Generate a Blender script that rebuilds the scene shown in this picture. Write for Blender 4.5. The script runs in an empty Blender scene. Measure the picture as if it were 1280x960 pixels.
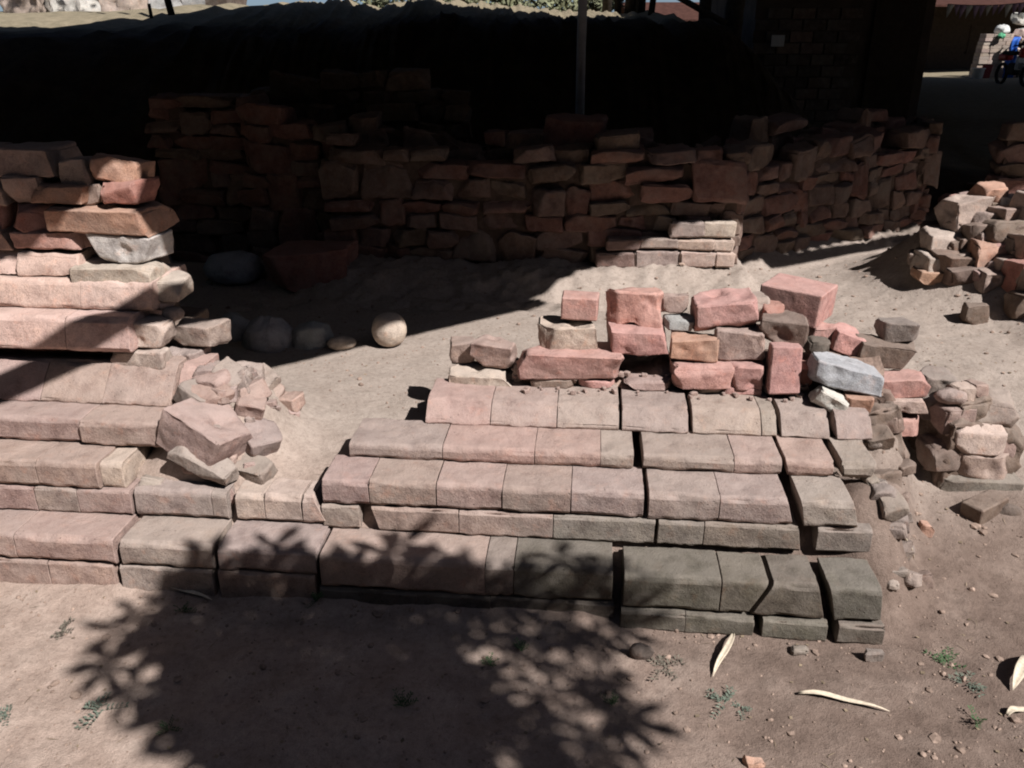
import bpy, math, random
from mathutils import Vector, noise, Matrix
R = math.radians
random.seed(7)
sc = bpy.context.scene
COL = sc.collection

# ------------------------------------------------------------------ camera, sky, sun, exposure
F, PITCH, CH = 1050.0, R(22.7), 1.65            # focal length (px of a 1280 wide picture), pitch, eye height
cd = bpy.data.cameras.new('camera'); cam = bpy.data.objects.new('camera', cd); COL.objects.link(cam)
cd.sensor_width = 36; cd.lens = F / 1280 * 36; cd.clip_start = 0.05; cd.clip_end = 3000
cam.location = (0, 0, CH); cam.rotation_euler = (R(90) - PITCH, 0, 0); sc.camera = cam

SUN = Vector((-.62, .60, -.90)).normalized()     # the way the light travels
w = bpy.data.worlds.new('World'); sc.world = w; w.use_nodes = True
nt = w.node_tree; bg = nt.nodes['Background']
sky = nt.nodes.new('ShaderNodeTexSky'); sky.sky_type = 'NISHITA'; sky.sun_disc = False
sky.sun_elevation = math.asin(-SUN.z); sky.sun_rotation = math.atan2(-SUN.x, -SUN.y)
sky.air_density = .42; sky.dust_density = .5; sky.ozone_density = .6
nt.links.new(sky.outputs['Color'], bg.inputs['Color']); bg.inputs['Strength'].default_value = 0.05
sl = bpy.data.lights.new('sun', 'SUN'); so = bpy.data.objects.new('sun', sl); COL.objects.link(so)
sl.energy = 5.0; sl.angle = R(0.53); sl.color = (1, .965, .935)
so.rotation_euler = SUN.to_track_quat('-Z', 'Y').to_euler(); so.location = (6, -6, 9)
sc.view_settings.view_transform = 'Standard'; sc.view_settings.look = 'None'
sc.view_settings.exposure = 0.32; sc.view_settings.gamma = 1.0
sc.view_settings.use_curve_mapping = False
sc.cycles.max_bounces = 3; sc.cycles.diffuse_bounces = 1; sc.cycles.filter_width = 2.0

# ------------------------------------------------------------------ pixel <-> place helpers
CAMP = Vector((0, 0, CH)); cP, sP = math.cos(PITCH), math.sin(PITCH)
def ray(px, py):
    x, y = (px - 640) / F, (py - 480) / F
    return Vector((x, cP - y * sP, -sP - y * cP))
def gz(px, py, z):
    r = ray(px, py); return CAMP + r * ((z - CH) / r.z)
def gy(px, py, Y):
    r = ray(px, py); return CAMP + r * (Y / r.y)
AN = R(-5.1)
O = gz(690, 768, 0); E1 = Vector((math.cos(AN), math.sin(AN), 0)); N1 = Vector((-math.sin(AN), math.cos(AN), 0))
def gv(px, py, v):
    r = ray(px, py); return CAMP + r * ((O + N1 * v - CAMP).dot(N1) / r.dot(N1))
def loc(u, v, z): 
    p = O + E1 * u + N1 * v; return Vector((p.x, p.y, z))
def ux(px, v, z):                               # u of the point of the line (v, z) that shows at px
    b = loc(0, v, z) - CAMP; k = (px - 640) / F
    fwd = Vector((0, cP, -sP))
    return (k * b.dot(fwd) - b.x) / (E1.x - k * E1.dot(fwd))
def uv_of(x, y):
    d = Vector((x, y, 0)) - Vector((O.x, O.y, 0)); return d.dot(E1), d.dot(N1)
def ss(a, b, x):
    t = min(1, max(0, (x - a) / (b - a))); return t * t * (3 - 2 * t)
def lerp(a, b, t): return a + (b - a) * t

# ------------------------------------------------------------------ materials
def mat(name):
    m = bpy.data.materials.new(name); m.use_nodes = True
    n = m.node_tree.nodes; p = n['Principled BSDF']
    p.inputs['Roughness'].default_value = .95; p.inputs['Specular IOR Level'].default_value = .15
    return m, m.node_tree, p
def N(t, kind, **kw):
    n = t.nodes.new(kind)
    for k, v in kw.items(): setattr(n, k, v)
    return n
def noise_n(t, vec, scale, detail=4, rough=.6):
    n = N(t, 'ShaderNodeTexNoise'); n.inputs['Scale'].default_value = scale
    n.inputs['Detail'].default_value = detail; n.inputs['Roughness'].default_value = rough
    t.links.new(vec, n.inputs['Vector']); return n.outputs['Fac']
def ramp(t, fac, stops):
    r = N(t, 'ShaderNodeValToRGB'); e = r.color_ramp.elements
    while len(e) < len(stops): e.new(.5)
    for el, (p, c) in zip(e, stops):
        el.position = p; el.color = c if len(c) == 4 else (*c, 1)
    t.links.new(fac, r.inputs['Fac']); return r.outputs['Color']
def mix(t, fac, a, b, mode='MIX'):
    m = N(t, 'ShaderNodeMix', data_type='RGBA', blend_type=mode)
    for s, v in ((m.inputs[0], fac), (m.inputs[6], a), (m.inputs[7], b)):
        if hasattr(v, 'is_linked'): t.links.new(v, s)
        else: s.default_value = v if not isinstance(v, tuple) or len(v) == 4 else (*v, 1)
    return m.outputs[2]
def bump(t, p, h, strength, dist, prev=None):
    b = N(t, 'ShaderNodeBump'); b.inputs['Strength'].default_value = strength; b.inputs['Distance'].default_value = dist
    t.links.new(h, b.inputs['Height'])
    if prev is not None: t.links.new(prev, b.inputs['Normal'])
    t.links.new(b.outputs['Normal'], p.inputs['Normal']); return b.outputs['Normal']

def masonry(name):
    """old brick and stone: the colour of each piece is its own object colour"""
    m, t, p = mat(name)
    oi = N(t, 'ShaderNodeObjectInfo'); g = N(t, 'ShaderNodeNewGeometry')
    off = N(t, 'ShaderNodeVectorMath', operation='MULTIPLY_ADD')
    cmb = N(t, 'ShaderNodeCombineXYZ')
    for i in range(3): t.links.new(oi.outputs['Random'], cmb.inputs[i])
    t.links.new(cmb.outputs[0], off.inputs[0]); off.inputs[1].default_value = (9, 13, 17); t.links.new(g.outputs['Position'], off.inputs[2])
    v = off.outputs[0]
    big = noise_n(t, v, 9, 5, .65); mid = noise_n(t, v, 38, 5, .7); fine = noise_n(t, v, 210, 3, .7)
    c = mix(t, 1.0, oi.outputs['Color'], ramp(t, big, [(.28, (.66, .62, .62)), (.5, (1, 1, 1)), (.74, (1.22, 1.2, 1.16))]), 'MULTIPLY')
    c = mix(t, 1.0, c, ramp(t, mid, [(.3, (.74, .73, .74)), (.52, (1, 1, 1)), (.75, (1.16, 1.14, 1.1))]), 'MULTIPLY')
    c = mix(t, 1.0, c, ramp(t, fine, [(.32, (.66, .65, .64)), (.5, (1, 1, 1)), (.66, (1.12, 1.12, 1.12))]), 'MULTIPLY')
    st = noise_n(t, v, 5.5, 4, .6); st2 = noise_n(t, v, 23, 4, .65)
    c = mix(t, ramp(t, st, [(.50, (0, 0, 0)), (.68, (.55, .55, .55))]), c, mix(t, .5, oi.outputs['Color'], (.27, .25, .22)))
    c = mix(t, ramp(t, st2, [(.56, (0, 0, 0)), (.70, (.5, .5, .5))]), c, mix(t, 1.0, oi.outputs['Color'], (1.25, .98, .86), 'MULTIPLY'))
    # pale dust lying in patches and on upward faces
    sx = N(t, 'ShaderNodeSeparateXYZ'); t.links.new(g.outputs['Normal'], sx.inputs[0])
    dn = noise_n(t, v, 16, 4, .6)
    mul = N(t, 'ShaderNodeMath', operation='MULTIPLY_ADD'); t.links.new(sx.outputs['Z'], mul.inputs[0]); mul.inputs[1].default_value = .30; t.links.new(dn, mul.inputs[2])
    df = ramp(t, mul.outputs[0], [(.48, (0, 0, 0)), (.86, (.72, .72, .72))])
    own = mix(t, 1.0, oi.outputs['Color'], (1.30, 1.32, 1.34), 'MULTIPLY'); c = mix(t, df, c, mix(t, .72, (.42, .36, .325), own))
    # rubbed edges show the fresher, paler body of the brick
    pt = ramp(t, g.outputs['Pointiness'], [(.52, (0, 0, 0)), (.60, (.42, .42, .42))])
    c = mix(t, pt, c, mix(t, .45, (.44, .33, .285), own))
    # pits
    vo = N(t, 'ShaderNodeTexVoronoi'); vo.inputs['Scale'].default_value = 55; t.links.new(v, vo.inputs['Vector'])
    pits = ramp(t, vo.outputs['Distance'], [(.04, (0, 0, 0)), (.16, (1, 1, 1))])
    pm = noise_n(t, v, 12, 2, .5)
    pmask = ramp(t, pm, [(.54, (1, 1, 1)), (.62, (0, 0, 0))])
    pit = mix(t, 1.0, pits, pmask, 'LIGHTEN')
    c = mix(t, 1.0, c, mix(t, .5, (1, 1, 1), pit), 'MULTIPLY')
    t.links.new(c, p.inputs['Base Color'])
    b1 = bump(t, p, mid, .6, .009); b2 = bump(t, p, fine, .6, .003, b1); bump(t, p, pit, .6, .004, b2)
    return m
def simple(name, col, rough=.9, metal=0, var=.25, scale=30, bmp=.3, dist=.01):
    m, t, p = mat(name); p.inputs['Roughness'].default_value = rough; p.inputs['Metallic'].default_value = metal
    g = N(t, 'ShaderNodeNewGeometry'); n = noise_n(t, g.outputs['Position'], scale, 5, .65)
    lo = tuple(x * (1 - var) for x in col); hi = tuple(min(1, x * (1 + var)) for x in col)
    t.links.new(ramp(t, n, [(.3, lo), (.7, hi)]), p.inputs['Base Color'])
    if bmp: bump(t, p, n, bmp, dist)
    return m
def soil_mat():
    m, t, p = mat('dry_soil')
    g = N(t, 'ShaderNodeNewGeometry'); v = g.outputs['Position']
    a = noise_n(t, v, 1.3, 4, .6); b = noise_n(t, v, 7, 5, .65); c_ = noise_n(t, v, 45, 5, .75); f = noise_n(t, v, 240, 3, .7)
    sx = N(t, 'ShaderNodeSeparateXYZ'); t.links.new(v, sx.inputs[0])
    # trodden pale floor inside the ruin, reddish brown earth outside to the right and front, bank earth darkened to deepen the roof's shade
    pale = ramp(t, b, [(.3, (.385, .315, .27)), (.7, (.46, .385, .335))])
    red = ramp(t, b, [(.28, (.165, .118, .096)), (.5, (.215, .158, .130)), (.75, (.295, .225, .188))])
    pink = ramp(t, b, [(.3, (.37, .275, .228)), (.55, (.475, .365, .308)), (.75, (.55, .44, .375))])
    def lin(axis_out, k, d):
        mm = N(t, 'ShaderNodeMath', operation='MULTIPLY_ADD'); t.links.new(axis_out, mm.inputs[0]); mm.inputs[1].default_value = k; mm.inputs[2].default_value = d; return mm.outputs[0]
    def add(x, y):
        mm = N(t, 'ShaderNodeMath', operation='ADD'); t.links.new(x, mm.inputs[0]); t.links.new(y, mm.inputs[1]); return mm.outputs[0]
    def cl(x, lo, hi):
        mm = N(t, 'ShaderNodeMapRange', interpolation_type='SMOOTHSTEP'); t.links.new(x, mm.inputs[0]); mm.inputs[1].default_value = lo; mm.inputs[2].default_value = hi; return mm.outputs[0]
    na = lin(a, .9, -.45)
    fx = cl(add(sx.outputs['X'], na), -.4, .9)
    front = mix(t, fx, pink, red)
    fy = cl(add(sx.outputs['Y'], lin(a, .5, -.25)), 2.35, 2.9)
    col = mix(t, fy, front, pale)
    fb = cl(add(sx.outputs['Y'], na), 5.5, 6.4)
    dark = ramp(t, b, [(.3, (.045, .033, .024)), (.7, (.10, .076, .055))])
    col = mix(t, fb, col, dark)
    fc = cl(add(sx.outputs['Y'], na), 8.2, 9.0)
    dry = ramp(t, b, [(.3, (.22, .19, .13)), (.7, (.36, .30, .21))])
    col = mix(t, fc, col, dry)
    col = mix(t, 1.0, col, ramp(t, c_, [(.28, (.72, .71, .7)), (.5, (1, 1, 1)), (.75, (1.14, 1.14, 1.14))]), 'MULTIPLY')
    col = mix(t, 1.0, col, ramp(t, f, [(.3, (.84, .84, .84)), (.6, (1.05, 1.05, 1.05))]), 'MULTIPLY')
    t.links.new(col, p.inputs['Base Color'])
    b1 = bump(t, p, b, .35, .02); b2 = bump(t, p, c_, .6, .010, b1); bump(t, p, f, .8, .004, b2)
    return m

M_BRICK = masonry('weathered_masonry')
M_SOIL = soil_mat()
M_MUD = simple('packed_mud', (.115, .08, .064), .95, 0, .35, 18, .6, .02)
M_STEEL = simple('roof_sheet_metal', (.30, .29, .28), .6, .3, .3, 6, .1)
M_POLE = simple('bamboo_pole', (.30, .22, .12), .7, 0, .3, 20)
M_POST = simple('post_paint', (.30, .31, .34), .6, 0, .2, 12, .1)
M_BARK = simple('bark', (.055, .045, .036), .95, 0, .5, 14, .8, .02)
M_LEAF = simple('cassava_leaf', (.06, .11, .03), .6, 0, .3, 25, 0)
M_WEED = simple('weed_leaf', (.075, .125, .06), .8, 0, .35, 60, 0)
M_WEEDB = simple('dusty_weed_leaf', (.16, .19, .15), .9, 0, .3, 60, 0)
M_DRY = simple('dry_sprig', (.17, .15, .12), .9, 0, .3, 60, 0)
M_HUSK = simple('dry_husk', (.70, .60, .47), .75, 0, .22, 90, .4, .002)

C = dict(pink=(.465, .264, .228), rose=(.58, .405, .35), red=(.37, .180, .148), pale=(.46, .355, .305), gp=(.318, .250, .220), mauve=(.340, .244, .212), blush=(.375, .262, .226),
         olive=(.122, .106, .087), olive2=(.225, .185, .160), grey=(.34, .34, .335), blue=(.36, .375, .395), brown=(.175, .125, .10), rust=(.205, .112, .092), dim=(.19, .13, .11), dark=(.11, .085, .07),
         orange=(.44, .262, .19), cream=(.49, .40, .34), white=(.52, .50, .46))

# ------------------------------------------------------------------ shape helpers
def box_grid(hx, hy, hz, step, r):
    def axis(h, rr):
        rr = min(rr, h * .8); n = max(2, min(22, int(round(2 * (h - rr) / step)) + 1))
        mid = [lerp(-(h - rr), h - rr, i / (n - 1)) for i in range(n)]
        if mid[1] - mid[0] > .005: mid = [mid[0], mid[0] + .0018] + mid[1:-1] + [mid[-1] - .0018, mid[-1]]     # support loops keep the edges crisp
        if rr > .009: return [-h, -h + rr * .22, -h + rr * .55] + mid + [h - rr * .55, h - rr * .22, h]
        return [-h] + mid + [h]
    ax, ay, az = axis(hx, r[0]), axis(hy, r[1]), axis(hz, r[2])
    A = (ax, ay, az); L = [len(a) - 1 for a in A]
    idx, verts, faces = {}, [], []
    def vid(i, j, k):
        q = (i, j, k)
        if q not in idx: idx[q] = len(verts); verts.append(q)
        return idx[q]
    for d in range(3):
        e, f = (d + 1) % 3, (d + 2) % 3
        for side in (0, L[d]):
            for i in range(L[e]):
                for j in range(L[f]):
                    quad = []
                    for (a, b) in ((0, 0), (1, 0), (1, 1), (0, 1)):
                        q = [0, 0, 0]; q[d] = side; q[e] = i + a; q[f] = j + b; quad.append(vid(*q))
                    faces.append(quad if side else quad[::-1])
    return A, L, verts, faces

def stone_mesh(name, sx, sy, sz, seed, kind='brick', step=.022, r=None, amp=None, jit=None, cuts=None, slope=0.0, taper=None, wear=None, rx=None, org=None):
    """one worn block; sizes in metres, centred on its own origin"""
    rng = random.Random(seed)
    h = (sx / 2, sy / 2, sz / 2); m = min(h)
    prm = dict(brick=(.005, .0022, .0030, 0, .0045), rough=(.005, .0060, .010, 5, .012), rubble=(.005, .0055, .0, 9, .010), boulder=(m * .85, .008, .0, 0, 0))[kind]
    r = prm[0] if r is None else r; amp = prm[1] if amp is None else amp; jit = (prm[2] if kind != 'rubble' else m * .30) if jit is None else jit
    if kind == 'boulder' and jit == 0: jit = m * .12
    ncut = prm[3] if cuts is None else cuts; wear = prm[4] if wear is None else wear
    if kind == 'boulder': rr = [x * .93 for x in h]
    else: rr = [min(r, m * .85)] * 3
    if rx is not None: rr[0] = rx
    rr = [min(q, .8 * x) for q, x in zip(rr, h)]
    A, L, vs, faces = box_grid(*h, step, rr)
    cor = {(a, b, c): Vector([rng.uniform(-jit, jit) for _ in range(3)]) for a in (0, 1) for b in (0, 1) for c in (0, 1)}
    if slope:                                   # front face leans back towards the top
        for a in (0, 1): cor[(a, 0, 1)] = cor[(a, 0, 1)] + Vector((0, slope, 0))
    if taper:
        for k, val in taper.items(): cor[k] = cor[k] + Vector(val)
    planes = []
    for _ in range(ncut):
        n = Vector((rng.gauss(0, 1), rng.gauss(0, 1), rng.gauss(0, .8))).normalized()
        ext = abs(n.x) * h[0] + abs(n.y) * h[1] + abs(n.z) * h[2]
        planes.append((n, ext * rng.uniform(.64, .86)))
    so_ = Vector((rng.uniform(-90, 90), rng.uniform(-90, 90), rng.uniform(-90, 90))) if org is None else Vector((17.3, 5.1, 9.7))
    dents = []
    if kind in ('rough', 'rubble'):
        for _ in range(rng.choice((1, 2, 2))):
            dn = Vector((rng.gauss(0, 1), rng.gauss(0, 1) - .5, rng.gauss(0, 1) + .2)).normalized()
            k_ = min(h[i] / max(1e-6, abs(dn[i])) for i in range(3)); dents.append((dn * k_, rng.uniform(.35, .75) * m * 1.3, dn))
    out = []
    for q in vs:
        p = Vector([A[d][q[d]] for d in range(3)])
        if kind == 'boulder':
            e_ = Vector((p.x / h[0], p.y / h[1], p.z / h[2])); b_ = max(abs(e_.x), abs(e_.y), abs(e_.z))
            e2 = e_.normalized() * (b_ * .86 + .14 * b_ * min(1.25, e_.length)); p = Vector((e2.x * h[0], e2.y * h[1], e2.z * h[2]))
            nn = Vector((e2.x / h[0], e2.y / h[1], e2.z / h[2])).normalized()
        else:
            inn = Vector([max(-(h[d] - rr[d]), min(h[d] - rr[d], p[d])) for d in range(3)])
            dv = Vector([(p[d] - inn[d]) / rr[d] for d in range(3)])
            nn = dv.normalized() if dv.length > 1e-9 else Vector((0, 0, 1))
            p = inn + Vector([nn[d] * rr[d] for d in range(3)])
        t = [(p[d] / h[d] + 1) / 2 for d in range(3)]
        o = Vector((0, 0, 0))
        for (a, b, c), off in cor.items():
            o += off * ((t[0] if a else 1 - t[0]) * (t[1] if b else 1 - t[1]) * (t[2] if c else 1 - t[2]))
        p = p + o
        for dc, dr, dn in dents:
            dd = (p - dc).length + dr * .35 * noise.noise(p * 45 + so_)
            if dd < dr: p = p - dn * (dr - dd) * .55
        for n, dd in planes:
            ov = p.dot(n) - dd
            if ov > 0: p = p - n * ov
        ext = sum(1 for d in range(3) if abs(A[d][q[d]]) > h[d] - rr[d] + 1e-6)
        w_ = p + org if org is not None else p   # laid bricks share the relief of their course
        disp = amp * (noise.noise(w_ * 14 + so_) + .55 * noise.noise(w_ * 36 + so_) + .3 * noise.noise(w_ * 80 + so_))
        if ext >= 2 and wear:
            k_ = .5 if (org is not None and q[0] in (0, L[0]) and not (q[1] == 0 and q[2] == L[2])) else 1
            disp -= k_ * wear * (max(0, noise.noise(w_ * 19 + so_ * 1.7) + .10) * 1.2 + 2.6 * max(0, noise.noise(w_ * 8 - so_) - .2) + .5 * max(0, noise.noise(w_ * 60 + so_)))
        elif wear:
            disp -= wear * .5 * max(0, noise.noise(w_ * 11 - so_) - .25) * 2
        if org is not None and q[0] in (0, L[0]) and ext == 1: disp = 0
        out.append(p + nn * disp)
    me = bpy.data.meshes.new(name); me.from_pydata([tuple(x) for x in out], [], faces); me.update()
    for pl in me.polygons: pl.use_smooth = True
    me.materials.append(M_BRICK)
    return me
def shade(c, rng, s=.10):
    k = 1 + rng.uniform(-s, s); return tuple(min(.8, x * k * (1 + rng.uniform(-.03, .03))) for x in c)
def link(name, me, parent=None, location=(0, 0, 0), rot=(0, 0, 0), color=None):
    o = bpy.data.objects.new(name, me); COL.objects.link(o)
    if parent is not None:
        o.parent = parent; o.location = Vector(location) - parent.location
    else: o.location = location
    o.rotation_euler = rot
    if color: o.color = (*color, 1)
    return o
def tag(o, label, cat, group=None):
    o['label'] = label; o['category'] = cat
    if group: o['group'] = group
    return o
def thing(name, at, label, cat, group=None):
    o = bpy.data.objects.new(name, None); COL.objects.link(o); o.location = at; o.empty_display_size = .1; o['kind'] = 'thing'
    return tag(o, label, cat, group)
def mesh_of(name, verts, faces, material, smooth=True):
    me = bpy.data.meshes.new(name); me.from_pydata([tuple(v) for v in verts], [], faces); me.update()
    for p in me.polygons: p.use_smooth = smooth
    me.materials.append(material); return me
def tube(pts, rads, seg=8, cap=True):
    """verts, faces of a tube through pts"""
    V, Fc = [], []
    n = len(pts)
    for i, p in enumerate(pts):
        d = (pts[min(n - 1, i + 1)] - pts[max(0, i - 1)]).normalized()
        a = d.orthogonal().normalized(); b = d.cross(a)
        for k in range(seg):
            th = 2 * math.pi * k / seg; V.append(p + (a * math.cos(th) + b * math.sin(th)) * rads[i])
    for i in range(n - 1):
        for k in range(seg):
            k2 = (k + 1) % seg; Fc.append((i * seg + k, i * seg + k2, (i + 1) * seg + k2, (i + 1) * seg + k))
    if cap:
        Fc.append(tuple(range(seg - 1, -1, -1))); Fc.append(tuple(range((n - 1) * seg, n * seg)))
    return V, Fc
def box_mesh(name, x0, x1, y0, y1, z0, z1, material):
    V = [(x, y, z) for x in (x0, x1) for y in (y0, y1) for z in (z0, z1)]
    Fc = [(0, 1, 3, 2), (4, 6, 7, 5), (0, 4, 5, 1), (2, 3, 7, 6), (0, 2, 6, 4), (1, 5, 7, 3)]
    return mesh_of(name, V, Fc, material, False)

# ------------------------------------------------------------------ the ground
def height(x, y, fine=True):
    u, v = uv_of(x, y)
    hp = .27 * ss(.05, .27, v) + .04 * ss(.27, .9, v)
    hr = .30 * ss(.05, 1.5, v)
    h = lerp(hp, hr, ss(.98, 1.22, u))
    if v < .06: h += (.006 + .010 * noise.noise(Vector((x * 6, 2, 0)))) * ss(-.09, .0, v) * (1 - ss(.0, .3, u))
    if v < .1: h -= .016 * ss(.0, .3, u) * (1 - ss(1.0, 1.3, u)) * ss(-.2, -.06, v)
    # foot of the long wall and of the wall behind the doorway
    h += .115 * ss(4.33, 4.66, y - .10 * noise.noise(Vector((x * 3, 3, 0)))) * ss(-1.5, -.9, x) * (1 - ss(1.30, 1.42, x))
    d2 = (y - 5.0) - (x - 1.3) * .70
    h += .10 * ss(-.35, .1, d2) * ss(1.32, 1.5, x)
    # mound under the rubble heap on the right
    h += .46 * math.exp(-(((x - 2.85) / .62) ** 2 + ((y - 4.68) / .58) ** 2) ** 1.6)
    h += .42 * math.exp(-(((x - 3.25) / .55) ** 2 + ((y - 3.75) / .50) ** 2) ** 1.5)
    # spoil at the broken end of the left ruin
    e = ((u + 1.19) / .20) ** 2 + ((v - .52) / .27) ** 2
    h += .25 * math.exp(-e ** 1.25)
    # crumbling earth at the right end of the platform
    h += .24 * math.exp(-(((u - 1.13) / .12) ** 2 + ((v - .72) / .27) ** 2) ** 1.5)
    h += .07 * math.exp(-(((u - .98) / .09) ** 2) ** 2) * ss(-.04, .10, v) * (1 - ss(.25, .5, v))
    # excavated bank behind
    B = 1 - ss(1.7, 3.3, x)
    bk = 1.32 * ss(5.75, 8.0, y) + (.24 - .12 * ss(-1, 1, x)) * ss(8.0, 11.0, y) - .2 * ss(13, 30, y)
    bk += .14 * math.exp(-(((x + 2.4) / 1.5) ** 2 + ((y - 9.9) / 1.2) ** 2)) 
    h += B * bk
    if y > 40: h *= 1 - ss(40, 80, y)
    if fine:
        P = Vector((x, y, 0))
        a = .008 if v < .1 or u > 1.05 else .004
        if y > 5.6: a = .05
        a *= 1 + (5 * math.exp(-e * 1.2) + 4.0 * math.exp(-(((u - 1.10) / .16) ** 2 + ((v - .5) / .4) ** 2))) * (1 if y < 4 else 0)
        if 4.2 < y < 5.2 and -1.5 < x < 1.4: a = .026
        h += a * (noise.noise(P * 2.6) * 1.3 + noise.noise(P * 7) + .8 * noise.noise(P * 17) + .5 * noise.noise(P * 41))
    return h
def hit(px, py):
    r = ray(px, py); t = 1.2
    while t < 60:
        p = CAMP + r * t
        if p.z < height(p.x, p.y, False): return p
        t += .01
    return p
def build_ground():
    def axis(lo, hi, st, far):
        n = int((hi - lo) / st); a = [lo + i * (hi - lo) / n for i in range(n + 1)]
        s = st; x = lo
        while x > -far: s *= 1.12; x -= s; a.insert(0, x)
        s = st; x = hi
        while x < far: s *= 1.12; x += s; a.append(x)
        return a
    X = axis(-2.4, 3.0, .02, 400); Y = axis(1.3, 5.4, .02, 400)
    nx = len(X); V = [(x, y, height(x, y)) for y in Y for x in X]
    Fc = [(j * nx + i, j * nx + i + 1, (j + 1) * nx + i + 1, (j + 1) * nx + i) for j in range(len(Y) - 1) for i in range(nx - 1)]
    o = link('ground', mesh_of('ground', V, Fc, M_SOIL)); o['kind'] = 'structure'; return o
build_ground()

# ------------------------------------------------------------------ laid bricks of plinth and ruin
def lay(parent, rows_v, z0, z1, depth, spans, color, seed, slope=0.0, kind='brick', r=None, gap=.0003, name='brick', yaw=.002, wear=.010):
    """spans: (px0, px1[, colour[, dv, dz[, skew]]]) measured along the front upper edge; skew = (top left, bottom left, top right, bottom right) in px"""
    for i, sp in enumerate(spans):
        rng = random.Random(seed * 100 + i)
        c = C[sp[2]] if len(sp) > 2 and sp[2] else C[color]
        dv = sp[3] if len(sp) > 3 else 0; dz = sp[4] if len(sp) > 4 else 0
        a_, b_ = sp[0], sp[1]
        if i and 0 < a_ - spans[i - 1][1] < 3.2: a_ = (a_ + spans[i - 1][1]) / 2       # tight joints, only real cracks stay open
        if i + 1 < len(spans) and 0 < spans[i + 1][0] - b_ < 3.2: b_ = (b_ + spans[i + 1][0]) / 2
        u0, u1 = ux(a_, rows_v, z1) + gap, ux(b_, rows_v, z1) - gap
        vv = rows_v + dv + rng.uniform(-.0018, .0018)
        tp = None
        if len(sp) > 5:
            k = [q / 410 for q in sp[5]]; tp = {}
            for y_ in (0, 1): tp.update({(0, y_, 1): (k[0], 0, 0), (0, y_, 0): (k[1], 0, 0), (1, y_, 1): (k[2], 0, 0), (1, y_, 0): (k[3], 0, 0)})
        if kind == 'brick':
            me = stone_mesh(name, u1 - u0, depth, z1 - z0 - .001, seed * 100 + i, kind, slope=slope, r=r or .010, wear=wear, rx=.0011, jit=.0010, org=Vector(((u0 + u1) / 2, vv, z0)), step=.0125, amp=.0034, taper=tp)
        else: me = stone_mesh(name, u1 - u0, depth, z1 - z0 - .002, seed * 100 + i, kind, slope=slope, r=r, taper=tp)
        link(name, me, parent, loc((u0 + u1) / 2, vv + depth / 2, (z0 + z1) / 2 + dz), (rng.uniform(-.003, .003), rng.uniform(-.002, .002), AN + rng.uniform(-yaw, yaw)), shade(c, rng, .07))
PL = thing('brick_platform', loc(.1, .1, 0), 'low stepped brick platform with wide cracks, loose stones piled on its back', 'platform')
# bottom step: blocks over a thin footing course
lay(PL, 0, .052, .172, .175, [(398, 604, 'mauve'), (607, 641, 'olive2'), (643, 767, 'olive'), (780, 901, 'olive', -.022), (903, 946, 'olive', -.025, 0, (0, 0, 14, -10)), (951, 1030, 'olive', -.028, 0, (14, -10, -8, 5)), (1043, 1101, 'olive', -.03, 0, (-8, 4, 0, 4))], 'gp', 1, r=.018)
lay(PL, .004, -.02, .050, .17, [(399, 520, 'olive'), (522, 612, 'olive'), (614, 768, 'olive'), (776, 855, 'olive', -.034), (857, 941, 'olive', -.037), (951, 1032, 'olive', -.040), (1044, 1102, 'olive', -.042)], 'olive', 2)
lay(PL, 0, .093, .183, .18, [(147, 263, 'gp'), (270, 393, 'gp')], 'gp', 3, r=.018)
lay(PL, .003, -.02, .091, .175, [(148, 264, 'gp'), (271, 393, 'mauve')], 'gp', 4)
# second step
lay(PL, .145, .174, .262, .17, [(401, 448, 'gp'), (464, 572, 'mauve', 0, 0, (-2, 9, 0, 0)), (573.5, 691, 'mauve'), (692.5, 819, 'olive2'), (823, 880, 'olive2'), (882, 1003, 'olive2', 0, 0, (0, 0, -4, 2)), (1023, 1093, 'olive2')], 'gp', 5)
lay(PL, .145, .185, .288, .13, [(164, 262, 'gp'), (264, 282, 'gp'), (292, 328, 'pale'), (329.5, 374, 'pale'), (376, 402, 'pale', 0, 0, (3, 0, -12, 6))], 'gp', 6, r=.018)
lay(PL, .145, .262, .355, .19, [(401, 459, 'mauve'), (460.5, 543, 'mauve'), (545.5, 627, 'mauve'), (628.5, 713, 'mauve'), (715, 806, 'gp'), (811.5, 900, 'gp'), (901.5, 989, 'gp', 0, 0, (0, 0, -3, 8)), (1004, 1074, 'gp', 0, 0, (-2, 6, -5, 5))], 'gp', 7, r=.018)
# third step
lay(PL, .295, .352, .410, .21, [(435, 551, 'gp'), (554, 667, 'blush'), (669, 750, 'blush'), (752, 793, 'gp'), (804, 918, 'gp'), (919.5, 979, 'mauve'), (985, 1044, 'mauve', 0, 0, (-2, 3, 0, 0)), (1054, 1097, 'gp', 0, 0, (0, 4, 0, -5))], 'gp', 8, r=.018)
# sloping upper course
lay(PL, .45, .408, .478, .27, [(529, 611, 'blush'), (612.5, 695, 'mauve'), (697, 775, 'gp'), (778.5, 863, 'gp'), (868, 954, 'gp'), (957, 975, 'gp'), (981, 1042, 'gp'), (1051, 1097, 'gp')], 'gp', 9, slope=.075, r=.018)
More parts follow.
